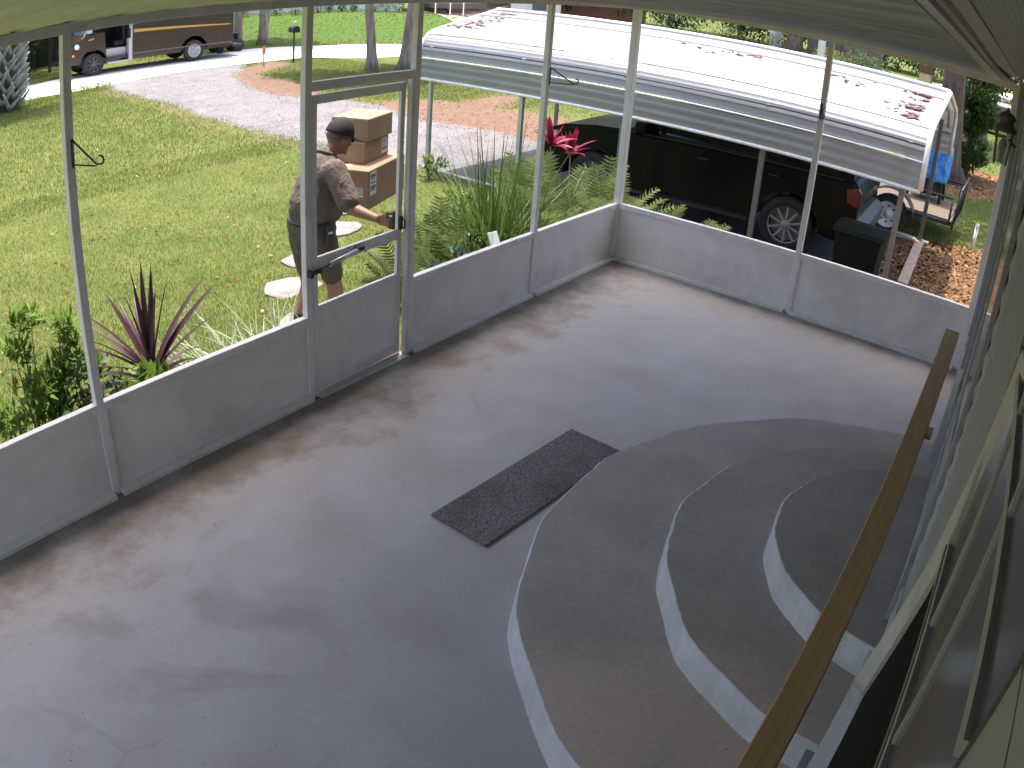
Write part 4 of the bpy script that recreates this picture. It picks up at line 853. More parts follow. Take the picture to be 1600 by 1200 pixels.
# ---------------------------------------------------------------- carport
SH=N('carport_sheet'); f=SH.noise(3,5,.6,co=SH.sc((1,.3,1))); c=SH.mix(SH.ramp(f,.3,.7),(.46,.46,.475),(.53,.53,.545)); c=SH.mix(SH.ramp(SH.noise(1.2,5,.7),.58,.8,0,.3),c,(.5,.45,.42)); SHEET=SH.done(c,.42,.45)
cp=thing('carport','white ribbed metal carport sheltering the dark vehicle','carport')
Rn=Vector((2.27,-2.58,0)); e_=Vector((.0735,.9973,0)); nn=Vector((1,.03,0)); LEN=7.75; WDT=4.1
def CPt(s,t_,z): return Rn+e_*s+nn*t_+Vector((0,0,z))
prof=[(0,1.08),(0,1.40),(.0,1.44),(.02,1.58),(.08,1.70),(.19,1.79),(.35,1.85),(1.2,2.01),(2.05,2.175)]
def sheet(seg,name='roof_sheet',mirror=False,lift=0):
    """seg: list of (t,z); ribs every 0.1 m"""
    P=[];acc=0
    for i in range(len(seg)-1):
        a_=Vector((seg[i][0],seg[i][1])); b_=Vector((seg[i+1][0],seg[i+1][1])); L_=(b_-a_).length; n_=Vector((-(b_-a_).y,(b_-a_).x)).normalized()
        k=max(1,round(L_/.03)); 
        for q in range(k):
            acc+=L_/k; ph=(acc%.115); off=.006 if ph<.032 else 0
            P.append(a_+(b_-a_)*q/k+n_*(off+lift))
    P.append(Vector(seg[-1])+n_*lift)
    if mirror: P=[Vector((WDT-p.x,p.y)) for p in P]
    bm=bmesh.new(); rows=[[bm.verts.new(CPt(s,p.x,p.y)) for p in P] for s in (-.08,LEN*.33,LEN*.66,LEN+.08)]
    for j in range(3):
        for i in range(len(P)-1): bm.faces.new((rows[j][i],rows[j+1][i],rows[j+1][i+1],rows[j][i+1]))
    bmesh.ops.solidify(bm,geom=bm.faces[:],thickness=.004)
    obj(name,bm,SHEET,cp)
for mir in (False,True):
    sheet(prof[0:2],mirror=mir); sheet(prof[2:6],mirror=mir,lift=.006); sheet(prof[5:7]+[(.75,1.925)],mirror=mir,lift=.011); sheet([(.75,1.925),(1.2,2.01),(1.6,2.088)],mirror=mir,lift=.006); sheet([(1.6,2.088),(2.05,2.175)],mirror=mir,lift=.01)
def cbar(pts,r,name,m,sq=None):
    bm=bmesh.new(); tube(bm,[CPt(*p) for p in pts],r,4 if sq else 8); return obj(name,bm,m,cp)
cbar([(-.1,-.012,1.075),(LEN+.1,-.012,1.075)],.022,'eave_trim',WRIM); cbar([(-.1,-.008,1.42),(LEN+.1,-.008,1.42)],.013,'seam_trim',WRIM); cbar([(-.1,.03,1.605),(LEN+.1,.03,1.605)],.011,'seam_trim',BLACK); cbar([(-.1,2.05,2.20),(LEN+.1,2.05,2.20)],.035,'ridge_cap',WRIM)
for s in (-.10,LEN+.10):
    pr=[(s,t_-.0,z+.01) for t_,z in prof]+[(s,WDT-t_,z+.01) for t_,z in prof[::-1][1:]]; cbar(pr,.034,'gable_trim',WRIM)
for s in (.0,2.0,3.9,5.8,LEN):
    pr=[(s,t_+.05,z-.05) for t_,z in prof[3:]]+[(s,WDT-.05-t_,z-.05) for t_,z in prof[::-1][1:-3]]; cbar(pr,.032,'roof_bow',GALV,1)
DGALV=plain('dark_galvanised',(.16,.165,.17),.5,.5)  # darker tone of the galvanised steel, used on some of the posts
def cpost(s,t_,zt=1.62,m=GALV):
    p=CPt(s,t_,0); g=tz(p.x,p.y); o=bx('post',-.032,.032,-.032,.032,g-.05,zt,m,cp,.003); o.location=(p.x,p.y,0); return o
for s in (.12,1.95,4.0,5.75,7.62): cpost(s,.05,1.62,DGALV if s<4.5 else GALV)
for s in (.12,3.9,7.6): cpost(s,WDT-.10,1.62,DGALV)
for s in (2.2,5.6): cpost(s,WDT-.10)
cbar([(0,.05,-.42),(LEN,.05,-.42)],.03,'base_rail',GALV,1); cbar([(0,WDT-.05,-.42),(LEN,WDT-.05,-.42)],.03,'base_rail',GALV,1)
n=270; V=[];F=[]
for q in range(n):
    k=r5.random()
    if k<.38: s=r5.choice([7.35,7.5,7.7,7.45])+r5.gauss(0,.10); t_=r5.choice([.7,.95,1.2,1.5,1.8])+r5.gauss(0,.05)
    elif k<.8: s=.12+abs(r5.gauss(0,.14)); t_=r5.choice([.35,.5,.75,.95,1.25,1.5])+r5.gauss(0,.035)
    elif k<.92: s=r5.gauss(3.0,.35); t_=r5.gauss(1.35,.12)
    else: s=r5.gauss(1.2,.4); t_=r5.gauss(1.3,.15)
    t_=min(max(t_,.25),2.0); z=float(np.interp(t_,[p[0] for p in prof],[p[1] for p in prof]))+.03; c0=CPt(s,t_,z); b=len(V); an=r5.uniform(0,6); l_=r5.uniform(.03,.075)
    V+=[tuple(c0+Vector((math.cos(an+w_)*l_*(1 if w_ in (0,PI) else .45),math.sin(an+w_)*l_*(1 if w_ in (0,PI) else .45),.006*(w_==0)))) for w_ in (0,PI/2,PI,1.5*PI)]; F.append((b,b+1,b+2,b+3))
o=npmesh('fallen_leaves',V,F,leafmat('red_dead_leaves',(.16,.045,.035),(.30,.11,.09),.8)); tag(o,'reddish dead leaves lying on the carport roof','fallen leaves',kind='stuff')
# ================================================================== dark vehicle under the carport
DK=N('dark_green_paint'); c=DK.mix(DK.noise(2,3),(.003,.005,.006),(.006,.009,.009)); DKP=DK.done(c,.25,0,spec=.16)
BG=N('tinted_glass'); BGL=BG.done((.006,.007,.008),.04)
CHR=plain('chrome',(.55,.55,.56),.16,.95,var=.03); TRIMD=plain('dark_plastic',(.025,.025,.027),.55)
RED=N('tail_lamp_red'); REDP=RED.done((.16,.012,.008),.15); LAMP=plain('clear_lamp',(.55,.56,.58),.1,.3)
veh=thing('sport_utility_vehicle','dark green sport utility vehicle parked under the carport','car'); GV=-.48
veh.matrix_world=Matrix.Translation((4.42,-.73,GV))@Matrix.Rotation(R(93.5),4,'Z')@Matrix.Translation((-1.2,0,0))   # local X forward (+Y world), local Y to its left (-X world)
def arch(cu_,r,z0,rev=False,n=12):
    P=[(cu_+r*math.cos(PI*k/n),.40+r*math.sin(PI*k/n)) for k in range(n+1)]; P=[(u,max(z,z0)) for u,z in P]; return P
HWD=.97
def side_body(poly,hw_,round_=.0):
    bm=bmesh.new(); prism(bm,poly,-hw_,hw_,'y'); return bm
poly=[(.26,.42),(.24,.62),(.24,.98),(.30,1.16),(.34,1.22),(3.60,1.22),(4.2,1.20),(4.75,1.13),(5.02,1.02),(5.12,.85),(5.12,.50),(5.0,.34)]+arch(4.18,.47,.33)+arch(1.20,.47,.33)+[(.5,.36)]
bm=side_body(poly,HWD)
bmesh.ops.bevel(bm,geom=[e for e in bm.edges if abs(e.verts[0].co.y)>.9 and abs(e.verts[1].co.y)>.9 and e.verts[0].co.z>.9 and e.verts[1].co.z>.9 and e.verts[0].co.y*e.verts[1].co.y>0],offset=.06,segments=3,affect='EDGES')
obj('body',bm,DKP,veh)
bm=bmesh.new(); gh=[(.36,1.20),(.52,1.78),(.60,1.86),(2.6,1.88),(2.9,1.82),(3.72,1.20)]
A=[bm.verts.new((u,-(.93-.16*(z-1.2)/.66),z)) for u,z in gh]; B=[bm.verts.new((u,(.93-.16*(z-1.2)/.66),z)) for u,z in gh]; n=len(gh)
bm.faces.new(A);bm.faces.new(B[::-1]); [bm.faces.new((A[i],B[i],B[(i+1)%n],A[(i+1)%n])) for i in range(n)]; bmesh.ops.recalc_face_normals(bm,faces=bm.faces[:]); obj('cabin',bm,DKP,veh)
def sidequad(P,off,m,name,sg):
    """panel in the tilted side glass plane"""
    bm=bmesh.new(); Y=lambda z:(.93-.16*max(0,(z-1.2))/.66)+off
    slab(bm,[(u,sg*Y(z),z) for u,z in P],.01,(0,-sg,0)); return obj(name,bm,m,veh)
for sg in (-1,1):
    sidequad([(.56,1.26),(1.30,1.26),(1.30,1.76),(.66,1.76)],.006,BGL,'window',sg); sidequad([(1.38,1.26),(2.30,1.26),(2.30,1.78),(1.38,1.77)],.006,BGL,'window',sg); sidequad([(2.38,1.26),(3.52,1.26),(2.84,1.78),(2.38,1.79)],.006,BGL,'window',sg)
    bm=bmesh.new(); box(bm,.5,3.6,sg*.955,sg*.975,1.20,1.212); obj('belt_trim',bm,TRIMD,veh)
    for u0,u1 in ((1.33,2.33),(2.36,3.42)):
        bm=bmesh.new()
        pr=[(u0,.46),(u1,.46),(u1,1.18),(u0,1.18)]
        if u0<1.5: pr=[(1.72,.46),(u1,.46),(u1,1.18),(u0,1.18),(u0,.92),(1.58,.72)]
        prism(bm,pr,sg*.968,sg*.978,'y'); dd_=obj('door_panel',bm,DKP,veh)
        bm=bmesh.new(); box(bm,u0+.06,u0+.22,sg*.978,sg*.995,1.03,1.05,.004); obj('handle',bm,TRIMD,dd_)
    bm=bmesh.new(); box(bm,1.75,3.6,sg*.93,sg*1.03,.33,.38,.01); obj('side_step',bm,TRIMD,veh)
    bm=bmesh.new(); prism(bm,[(.23,.88),(.40,.92),(.44,1.10),(.28,1.14),(.23,1.08)],sg*.90,sg*.985,'y'); obj('tail_light',bm,REDP,veh)
    bm=bmesh.new(); prism(bm,[(4.86,.84),(5.10,.84),(5.10,.98),(4.80,1.03)],sg*.72,sg*.985,'y'); obj('headlight',bm,LAMP,veh)
    bm=bmesh.new(); box(bm,3.32,3.48,sg*.97,sg*1.22,1.24,1.42,.03); obj('mirror',bm,DKP,veh)
    for cu_ in (1.20,4.18):
        bm=bmesh.new(); P=[(cu_+q*math.cos(PI*k/14),.40+q*math.sin(PI*k/14)) for q,rg_ in ((.52,range(15)),(.465,range(14,-1,-1))) for k in rg_]; prism(bm,P,sg*.96,sg*.992,'y'); obj('arch_trim',bm,DKP,veh)
        wheel(veh,(cu_,sg*.86,.40),.395,.25,STEEL,Matrix.Rotation(PI if sg>0 else 0,4,'Z'),10)
bm=bmesh.new(); prism(bm,[(.13,.40),(.11,.62),(.24,.70),(.32,.70),(.32,.40)],-.98,.98,'y'); obj('rear_bumper',bm,plain('grey_bumper',(.10,.10,.095),.4,.3),veh)
bm=bmesh.new(); prism(bm,[(5.05,.36),(5.05,.66),(5.18,.64),(5.20,.44),(5.12,.36)],-.96,.96,'y'); obj('front_bumper',bm,CHR,veh)
bm=bmesh.new(); slab(bm,[(.365,-.78,1.28),(.365,.78,1.28),(.50,.72,1.74),(.50,-.72,1.74)],.02,(1,0,0)); obj('rear_window',bm,BGL,veh)
bm=bmesh.new(); slab(bm,[(3.66,-.82,1.25),(3.66,.82,1.25),(2.93,.74,1.81),(2.93,-.74,1.81)],.01,(-1,0,-1)); obj('windshield',bm,BGL,veh)
for sg in (-1,1):
    bm=bmesh.new(); tube(bm,[(.8,sg*.66,1.86),(.8,sg*.66,1.93),(2.7,sg*.66,1.94),(2.75,sg*.66,1.86)],.016,6); obj('roof_rail',bm,TRIMD,veh)
# rubbish bin
t=thing('wheelie_bin','black green lidded rubbish bin behind the carport post','rubbish bin',(2.72,-2.02,tz(2.72,-2.02))); BIN=plain('bin_plastic',(.006,.010,.009),.7,spec=.15)
bm=bmesh.new(); bs=[bm.verts.new(v) for v in ((-.22,-.24,0),(.22,-.24,0),(.22,.24,0),(-.22,.24,0))]; ts=[bm.verts.new(v) for v in ((-.28,-.30,.74),(.28,-.30,.74),(.28,.30,.74),(-.28,.30,.74))]
bm.faces.new(bs[::-1]); bm.faces.new(ts); [bm.faces.new((bs[i],bs[(i+1)%4],ts[(i+1)%4],ts[i])) for i in range(4)]; obj('bin_body',bm,BIN,t)
bm=bmesh.new(); prism(bm,[(-.32,.0),(.32,.0),(.30,.05),(.0,.085),(-.30,.05)],-.33,.33,'y',M=Matrix.Translation((0,0,.74))); obj('lid',bm,BIN,t)
bm=bmesh.new(); tube(bm,[(.34,-.25,.70),(.38,-.25,.73),(.38,.25,.73),(.34,.25,.70)],.014,6); obj('handle',bm,BIN,t)
for sg in (-1,1):
    bm=bmesh.new(); lathe(bm,[(.0,-.025),(.10,-.025),(.10,.025),(0,.025)],16,M=Matrix.Translation((.22,sg*.24,.10))@Matrix.Rotation(R(90),4,'X')); obj('wheel',bm,RUB,t)
# trailer
tr=thing('utility_trailer','black utility trailer with wooden deck and white spoked wheel','trailer',(7.35,-.75,tz(7.3,-1)),R(1)); TB=plain('black_trailer_steel',(.018,.018,.02),.5); DW_=plain('deck_board',(.12,.09,.065),.85,var=.22,vs=14,dirt=.3)
for i in range(11):
    x0=-.86+i*.1565; bm=bmesh.new(); box(bm,x0,x0+.15,-1.98,2.3,.46,.495,.004); obj('deck_board',bm,DW_,tr)
for n_,pts,r_ in [('frame',[(-.90,-2.0,.44),(-.90,2.3,.44)],.045),('frame',[(.90,-2.0,.44),(.90,2.3,.44)],.045),('frame',[(-.9,-2.0,.44),(.9,-2.0,.44)],.045),('top_rail',[(-.92,-2.0,.86),(-.92,2.3,.86)],.024),('top_rail',[(.92,-2.0,.86),(.92,2.3,.86)],.024)]:
    bm=bmesh.new(); tube(bm,pts,r_,4); obj(n_,bm,TB,tr)
for sg in (-1,1):
    for y in (-1.98,-.6,.9,2.3): 
        bm=bmesh.new(); tube(bm,[(sg*.92,y,.44),(sg*.92,y,.86)],.024,4); obj('upright',bm,TB,tr)
gt=bpy.data.objects.new('gate',None)
bm=bmesh.new(); 
tube(bm,[(-.9,-2.05,.35),(-.9,-2.10,1.02)],.022,4); tube(bm,[(.9,-2.05,.35),(.9,-2.10,1.02)],.022,4); tube(bm,[(-.9,-2.10,1.02),(.9,-2.10,1.02)],.022,4); tube(bm,[(-.9,-2.05,.36),(.9,-2.05,.36)],.022,4)
g_=obj('gate',bm,TB,tr)
for k in range(7): 
    bm=bmesh.new(); x=-.68+k*.227; tube(bm,[(x,-2.05,.36),(x,-2.10,1.02)],.011,4); obj('gate_bar',bm,TB,g_)
for sg in (-1,1):
    wheel(tr,(sg*1.06,-.95,.34),.335,.20,WRIM,Matrix.Rotation(R(-90 if sg<0 else 90),4,'Z'),0)
    bm=bmesh.new(); P=[(-.95+q*math.cos(R(a_)),.36+q*math.sin(R(a_))) for q,rg_ in ((.44,range(0,181,15)),(.425,range(180,-1,-15))) for a_ in rg_]; prism(bm,P,sg*.95,sg*1.19,'x'); obj('fender',bm,TB,tr)
wheel(tr,(.2,.35,.84),.33,.2,WRIM,Matrix.Rotation(R(-80),4,'Z'),0,name='spare_wheel')
# tarp covered machine on the trailer
t=thing('covered_machine','machine under a crumpled bright blue tarp standing on the trailer','machine',(7.85,-2.10,tz(8,-1.9)+.50)); t.scale=(1.1,1.1,1.25); BT=N('blue_tarp'); f=BT.noise(9,3); c=BT.mix(BT.ramp(f,.4,.65),(.03,.17,.55),(.10,.34,.75)); BTM=BT.done(c,.38); 
bm=bmesh.new(); bmesh.ops.create_grid(bm,x_segments=44,y_segments=44,size=1)
for v in bm.verts:
    x,y=v.co.x,v.co.y; r_=max(abs(x),abs(y)); top=.78+.06*noise.noise((x*2,y*2,1)); dr_=max(0,r_-.52)/.48; an=math.atan2(y,x)
    fold=.05*math.sin(an*11+2*noise.noise((x,y,0)))*min(1,dr_*2)+.05*noise.noise((x*4,y*4,3))
    s_=.50/max(r_,.52) if r_>.52 else 1
    low=.38+.30*noise.noise((an*1.5,0,2))
    v.co=Vector((x*s_*.62*(1+fold*1.5),y*s_*.62*(1+fold*1.5),top-dr_*(.55*(1-low*.4))-.02*fold*8))
bmesh.ops.solidify(bm,geom=bm.faces[:],thickness=.004); obj('tarp',bm,BTM,t,smooth=True)
bm=bmesh.new(); box(bm,-.24,.24,-.24,.24,.08,.55,.05); obj('engine',bm,TRIMD,t)
for sx in (-1,1):
    for sy in (-1,1):
        bm=bmesh.new(); tube(bm,[(sx*.26,sy*.28,0),(sx*.2,sy*.24,.6)],.025,6); obj('leg',bm,TB,t)
# ================================================================== parcel truck
pt=thing('delivery_truck','brown parcel delivery truck with open cab door stopped on the road','truck'); f_=Vector((-.985,.171,0)); l_=Vector((-.171,-.985,0)); g0=Vector((6.75,24.50,-.468))
pt.matrix_world=Matrix(((f_.x,l_.x,0,g0.x),(f_.y,l_.y,0,g0.y),(0,0,1,g0.z),(0,0,0,1)))
BRN=plain('truck_brown',(.030,.019,.014),.32,var=.12,vs=1.2,dirt=.08,Coat_Weight=.3); DBR=plain('truck_dark_brown',(.03,.02,.015),.5); GOLD=plain('gold_stripe',(.40,.25,.06),.4,var=.05); GST=plain('grey_step_metal',(.42,.42,.44),.45,.3); TW=2.15
def tarch(cu_,r,n=12): return [(cu_+r*math.cos(PI*k/n),.42+r*math.sin(PI*k/n)) for k in range(n+1)]
# cargo side panel with the rear arch
bm=bmesh.new(); prism(bm,[(-5.80,.50),(-5.80,2.95),(-1.55,2.95),(-1.55,.42),(-3.45,.42)]+[(u,max(z,.42)) for u,z in tarch(-4.15,.58)]+[(-4.85,.50)],-.06,.0,'y'); obj('side_panel',bm,BRN,pt)
bm=bmesh.new(); prism(bm,[(-5.80,.50),(-5.80,2.95),(.3,2.95),(.3,.5)],-TW,-TW+.06,'y'); obj('side_panel',bm,BRN,pt)
bm=bmesh.new(); box(bm,-5.83,-5.77,-TW,0,.50,2.95); obj('rear_wall',bm,BRN,pt)
bm=bmesh.new(); box(bm,-5.80,-.35,-TW,0,2.95,3.02); obj('roof',bm,plain('truck_roof',(.5,.48,.45),.5),pt)
bm=bmesh.new(); box(bm,-5.75,-.3,-TW+.1,-.1,.50,.60); obj('floor_pan',bm,DBR,pt)
bm=bmesh.new(); box(bm,-1.66,-1.60,-TW,-.06,.5,2.95); obj('bulkhead',bm,plain('bulkhead_grey',(.10,.10,.11),.6),pt)
for z in (1.62,.60): 
    bm=bmesh.new(); box(bm,-5.77,-1.56,.0,.018,z,z+.03); obj('body_rail',bm,DBR if z>1 else plain('rub_rail',(.16,.12,.10),.5),pt)
bm=bmesh.new(); prism(bm,[(-5.70,1.32),(-1.62,1.42),(-1.62,1.54),(-5.70,1.36)],.0,.006,'y'); obj('gold_stripe',bm,GOLD,pt)
# cowl and hood
cowl=[(.98,.55),(1.0,.95),(.78,1.22),(.30,1.52),(-.42,1.56),(-.42,.55)]+[(u,max(z,.5)) for u,z in tarch(0,.55)[::-1]]
bm=bmesh.new(); prism(bm,[(.98,.50),(1.0,.98),(.78,1.24),(.30,1.52),(-.45,1.58),(-.52,.60)]+[(u,max(z,.50)) for u,z in tarch(0,.56)[::-1]],-TW+.05,-.02,'y'); obj('cowl',bm,BRN,pt)
bm=bmesh.new(); prism(bm,[(.30,1.50),(-.30,2.85),(-.36,2.97),(-.50,2.97),(-.50,2.80),(.18,1.50)],-.08,-.0,'y'); obj('pillar',bm,BRN,pt)
bm=bmesh.new(); prism(bm,[(.30,1.50),(-.30,2.85),(-.36,2.97),(-.50,2.97),(-.50,2.80),(.18,1.50)],-TW,-TW+.08,'y'); obj('pillar',bm,BRN,pt)
bm=bmesh.new(); slab(bm,[(.29,-.1,1.54),(.29,-TW+.1,1.54),(-.28,-TW+.1,2.84),(-.28,-.1,2.84)],.015,(-1,0,-.3)); obj('windshield',bm,N('pale_glass').done((.10,.13,.14),.05,spec=.9),pt)
bm=bmesh.new(); prism(bm,[(.98,.42),(.98,.62),(1.12,.60),(1.12,.46)],-TW,.0,'y'); obj('bumper',bm,DBR,pt)
bm=bmesh.new(); lathe(bm,[(0,0),(.055,0),(.05,.02),(0,.025)],14,M=Matrix.Translation((.82,.0,.86))@Matrix.Rotation(R(-90),4,'X')); obj('indicator',bm,plain('amber_lens',(.75,.30,.06),.3),pt)
bm=bmesh.new(); lathe(bm,[(0,0),(.10,0),(.09,.012),(0,.014)],18,M=Matrix.Translation((.66,-.02,1.17))@Matrix.Rotation(R(-90),4,'X')); obj('round_badge',bm,plain('badge_white',(.65,.72,.78),.4),pt)
bm=bmesh.new(); prism(bm,[(-.02,1.36),(.20,1.33),(.20,1.38),(-.02,1.42)],-.02,-.012,'y'); obj('badge',bm,GOLD,pt)
bm=bmesh.new(); tube(bm,[(.50,.02,1.45),(.44,.10,1.50),(.30,.14,1.75),(.26,.14,2.0)],.015,6); obj('mirror_arm',bm,GST,pt)
bm=bmesh.new(); box(bm,.10,.30,.10,.18,1.62,1.95,.02); obj('mirror',bm,GST,pt)
# open doorway
bm=bmesh.new(); box(bm,-1.40,-.55,-.9,-.02,.36,.42); box(bm,-1.40,-.55,-.9,-.30,.42,.66); obj('entry_step',bm,GST,pt)
bm=bmesh.new(); box(bm,-1.42,-.52,-1.2,-.34,.66,.90); obj('entry_step',bm,GST,pt)
bm=bmesh.new(); box(bm,-1.58,-1.42,-.30,.0,.36,1.22,.01); obj('door_jamb',bm,GST,pt)
bm=bmesh.new(); box(bm,-1.56,-1.50,-.05,.03,1.2,2.9,.01); tube(bm,[(-1.45,.03,1.6),(-1.45,.06,1.65),(-1.45,.06,2.3),(-1.45,.03,2.35)],.02,6); obj('grab_rail',bm,GST,pt)
bm=bmesh.new(); box(bm,-1.45,-1.0,-1.05,-.55,.95,1.15,.05); box(bm,-1.5,-1.36,-1.05,-.55,1.1,1.75,.05); obj('driver_seat',bm,BLACK,pt)
bm=bmesh.new(); prism(bm,[(-.15,.9),(.15,.9),(.1,1.5),(-.3,1.45)],-1.9,-.2,'y'); obj('dashboard',bm,BLACK,pt)
bm=bmesh.new()
tube(bm,[(-.42+.0*k,-.75+.21*math.cos(2*PI*k/16),1.45+.21*math.sin(2*PI*k/16)) for k in range(17)],.016,5,cap=False); tube(bm,[(-.42,-.75,1.45),(-.2,-.75,1.35)],.03,6); obj('steering_wheel',bm,BLACK,pt)
# shield emblem, only its lower tip shows below the roof beam
bm=bmesh.new(); sh=[(-.30,2.62),(.30,2.62),(.30,2.12),(.22,1.98),(.0,1.86),(-.22,1.98),(-.30,2.12)]; prism(bm,[(-2.22+u,z) for u,z in sh],.0,.005,'y'); em=obj('emblem',bm,GOLD,pt)
bm=bmesh.new(); prism(bm,[(-2.22+u*.86,2.24+(z-2.24)*.86) for u,z in sh],.005,.008,'y'); obj('emblem_field',bm,BRN,em)
for cu_ in (0,-4.15):
    wheel(pt,(cu_,-.13,.42),.42,.26,plain('dull_truck_rim',(.10,.10,.10),.5,.4) if cu_==0 else STEEL,Matrix.Rotation(PI,4,'Z'),8 if cu_==0 else 0)
    wheel(pt,(cu_,-TW+.13,.42),.42,.26,STEEL,Matrix.Identity(4),0)
bm=bmesh.new(); box(bm,-6.3,-5.83,-TW+.1,-.1,.42,.50); obj('rear_step',bm,BLACK,pt)
bm=bmesh.new(); tube(bm,[(-5.75,-.3,.45),(-1.2,-.3,.45)],.06,6); obj('chassis_rail',bm,BLACK,pt)
# riding mower parked at the truck's tail
t=thing('ride_on_mower','small dark wheeled machine parked at the tail of the truck','mower',(13.65,25.6,tz(13.6,25.6)),R(170))
bm=bmesh.new(); box(bm,-.55,.45,-.28,.28,.22,.42,.04); box(bm,.0,.45,-.2,.2,.42,.62,.05); obj('mower_body',bm,TRIMD,t); bm=bmesh.new(); box(bm,-.45,-.12,-.2,.2,.45,.52,.03); box(bm,-.5,-.42,-.2,.2,.5,.8,.03); obj('seat',bm,BLACK,t)
for x,r_ in ((-.4,.26),(.45,.18)):
    for sg in (-1,1): 
        bm=bmesh.new(); lathe(bm,[(0,-.07),(r_*.4,-.07),(r_*.45,-.09),(r_,-.07),(r_,.07),(r_*.45,.09),(0,.07)],18,M=Matrix.Translation((x,sg*.33,r_))@Matrix.Rotation(R(90),4,'X')); obj('wheel',bm,RUB,t)
# ================================================================== parcels
CARD=N('cardboard'); f=CARD.noise(5,4); c=CARD.mix(CARD.ramp(f,.35,.65),(.23,.145,.085),(.29,.19,.115)); CARD.bump(CARD.noise(60,2,co=CARD.sc((1,1,.1))),.1,.002); CARDM=CARD.done(c,.75)
TAPE=plain('brown_tape',(.42,.25,.12),.25); PTAPE=plain('pale_tape',(.62,.42,.36),.3); LABEL=plain('paper_label',(.62,.62,.62),.6,var=.03); INK=plain('ink',(.03,.03,.035),.7)
def parcel(label,loc,rz,lx,ly,h):
    t=thing('cardboard_box',label,'box',loc,rz,'boxes carried by the courier'); bm=bmesh.new(); box(bm,0,lx,0,ly,0,h-.004,.004); obj('carton',bm,CARDM,t)
    for a_,b_ in ((0.002,ly/2-.002),(ly/2+.002,ly-.002)): bx('flap',.002,lx-.002,a_,b_,h-.004,h,CARDM,t,.001)
    bx('tape',-.0015,lx+.0015,ly/2-.028,ly/2+.028,h+.0002,h+.0014,PTAPE,t,0); return t
def lab(t,face,u0,u1,z0,z1,lines,ly=0):
    """face 'x' = the side at local x=0 ; 'y' = the side at local y=0"""
    def bxx(name,a0,a1,b0,b1,d,m,par):
        return bx(name,-d,-.0004,a0,a1,b0,b1,m,par,0) if face=='x' else bx(name,a0,a1,-d,-.0004,b0,b1,m,par,0)
    L=bxx('shipping_label',u0,u1,z0,z1,.0015,LABEL,t); bm=bmesh.new(); rr=random.Random(int(u0*1000))
    w_,h_=u1-u0,z1-z0
    for i in range(lines):
        zt=z1-h_*(.10+.82*i/lines); hh=h_*.36/lines*rr.choice([1,1,1.9]); x=u0+w_*.08
        while x<u1-w_*.15:
            l=w_*rr.uniform(.05,.2); e=min(x+l,u1-w_*.08)
            if face=='x': box(bm,-.0022,-.0016,x,e,zt-hh,zt)
            else: box(bm,x,e,-.0022,-.0016,zt-hh,zt)
            x+=l+w_*.05
    o=obj('print',bm,INK,L); o['kind']='stuff'
BZ=R(20)
b1=parcel('largest cardboard box at the bottom of the courier stack',(-2.553,1.003,.80),BZ,.78,.52,.34); lab(b1,'y',.03,.155,.12,.32,5); lab(b1,'x',.05,.12,.11,.19,3)
b2=parcel('middle cardboard box with tape and label in the courier stack',(-2.40,1.205,1.142),BZ,.50,.36,.19); lab(b2,'y',.35,.47,.03,.17,5)
b3=parcel('pale topped cardboard box on top of the courier stack',(-2.37,1.20,1.337),BZ-R(2),.48,.36,.20); bx('tape',-.0015,-.0003,.15,.21,.03,.20,TAPE,b3,0)
# ================================================================== courier
SKIN=N('skin'); c=SKIN.mix(SKIN.ramp(SKIN.noise(6,4),.35,.65),(.24,.115,.07),(.31,.16,.105)); SKINM=SKIN.done(c,.5,Subsurface_Weight=.05)
SHIRT=N('brown_uniform_cloth'); f=SHIRT.noise(3,5,.6,dist=.8); c=SHIRT.mix(SHIRT.ramp(f,.35,.65),(.10,.074,.062),(.145,.11,.095)); SHIRT.bump(SHIRT.noise(7,4,.6,dist=1.5),.9,.03); SHIRTM=SHIRT.done(c,.85)
SHORT=N('dark_brown_cloth'); c=SHORT.mix(SHORT.noise(3,4),(.07,.05,.04),(.105,.078,.062)); SHORT.bump(SHORT.noise(8,4,dist=1.5),.8,.02); SHORTM=SHORT.done(c,.85)
CAPM=plain('cap_cloth',(.016,.011,.012),.85); SOCK=plain('sock_cloth',(.035,.025,.022),.9)
def cap_(bm,a_,ra,b_,rb,seg=12,sq=1.0):
    a_=Vector(a_); b_=Vector(b_); n=5; d=(b_-a_); 
    tube(bm,[a_+d*k/n for k in range(n+1)],[ra+(rb-ra)*k/n for k in range(n+1)],seg)
    for p,r_ in ((a_,ra),(b_,rb)): bmesh.ops.create_icosphere(bm,subdivisions=2,radius=r_,matrix=Matrix.Translation(p))
def ell(bm,p,rx,ry,rz,M=Matrix.Identity(4),sub=3):
    bmesh.ops.create_icosphere(bm,subdivisions=sub,radius=1,matrix=Matrix.Translation(p)@M@Matrix.Diagonal((rx,ry,rz,1)))
def fuse(name,bm,m,parent,vox=.008,smooth=4,disp=0):
    me=bpy.data.meshes.new('tmp'); bm.to_mesh(me); bm.free(); o=bpy.data.objects.new('tmp',me); COL.objects.link(o)
    r_=o.modifiers.new('r','REMESH'); r_.mode='VOXEL'; r_.voxel_size=vox; r_.adaptivity=0
    if smooth: s_=o.modifiers.new('s','SMOOTH'); s_.iterations=smooth; s_.factor=.5
    bpy.context.view_layer.update(); dg=bpy.context.evaluated_depsgraph_get(); nm=bpy.data.meshes.new_from_object(o.evaluated_get(dg)); bpy.data.objects.remove(o); nm.name=name
    if disp:
        nm.update()
        for v in nm.vertices: v.co=v.co+v.normal*disp*(noise.noise((v.co.x*9,v.co.y*9,v.co.z*5))+.5*noise.noise((v.co.x*22,v.co.y*22,v.co.z*11)))
    nm.materials.clear(); return link(name,nm,m,parent,True)
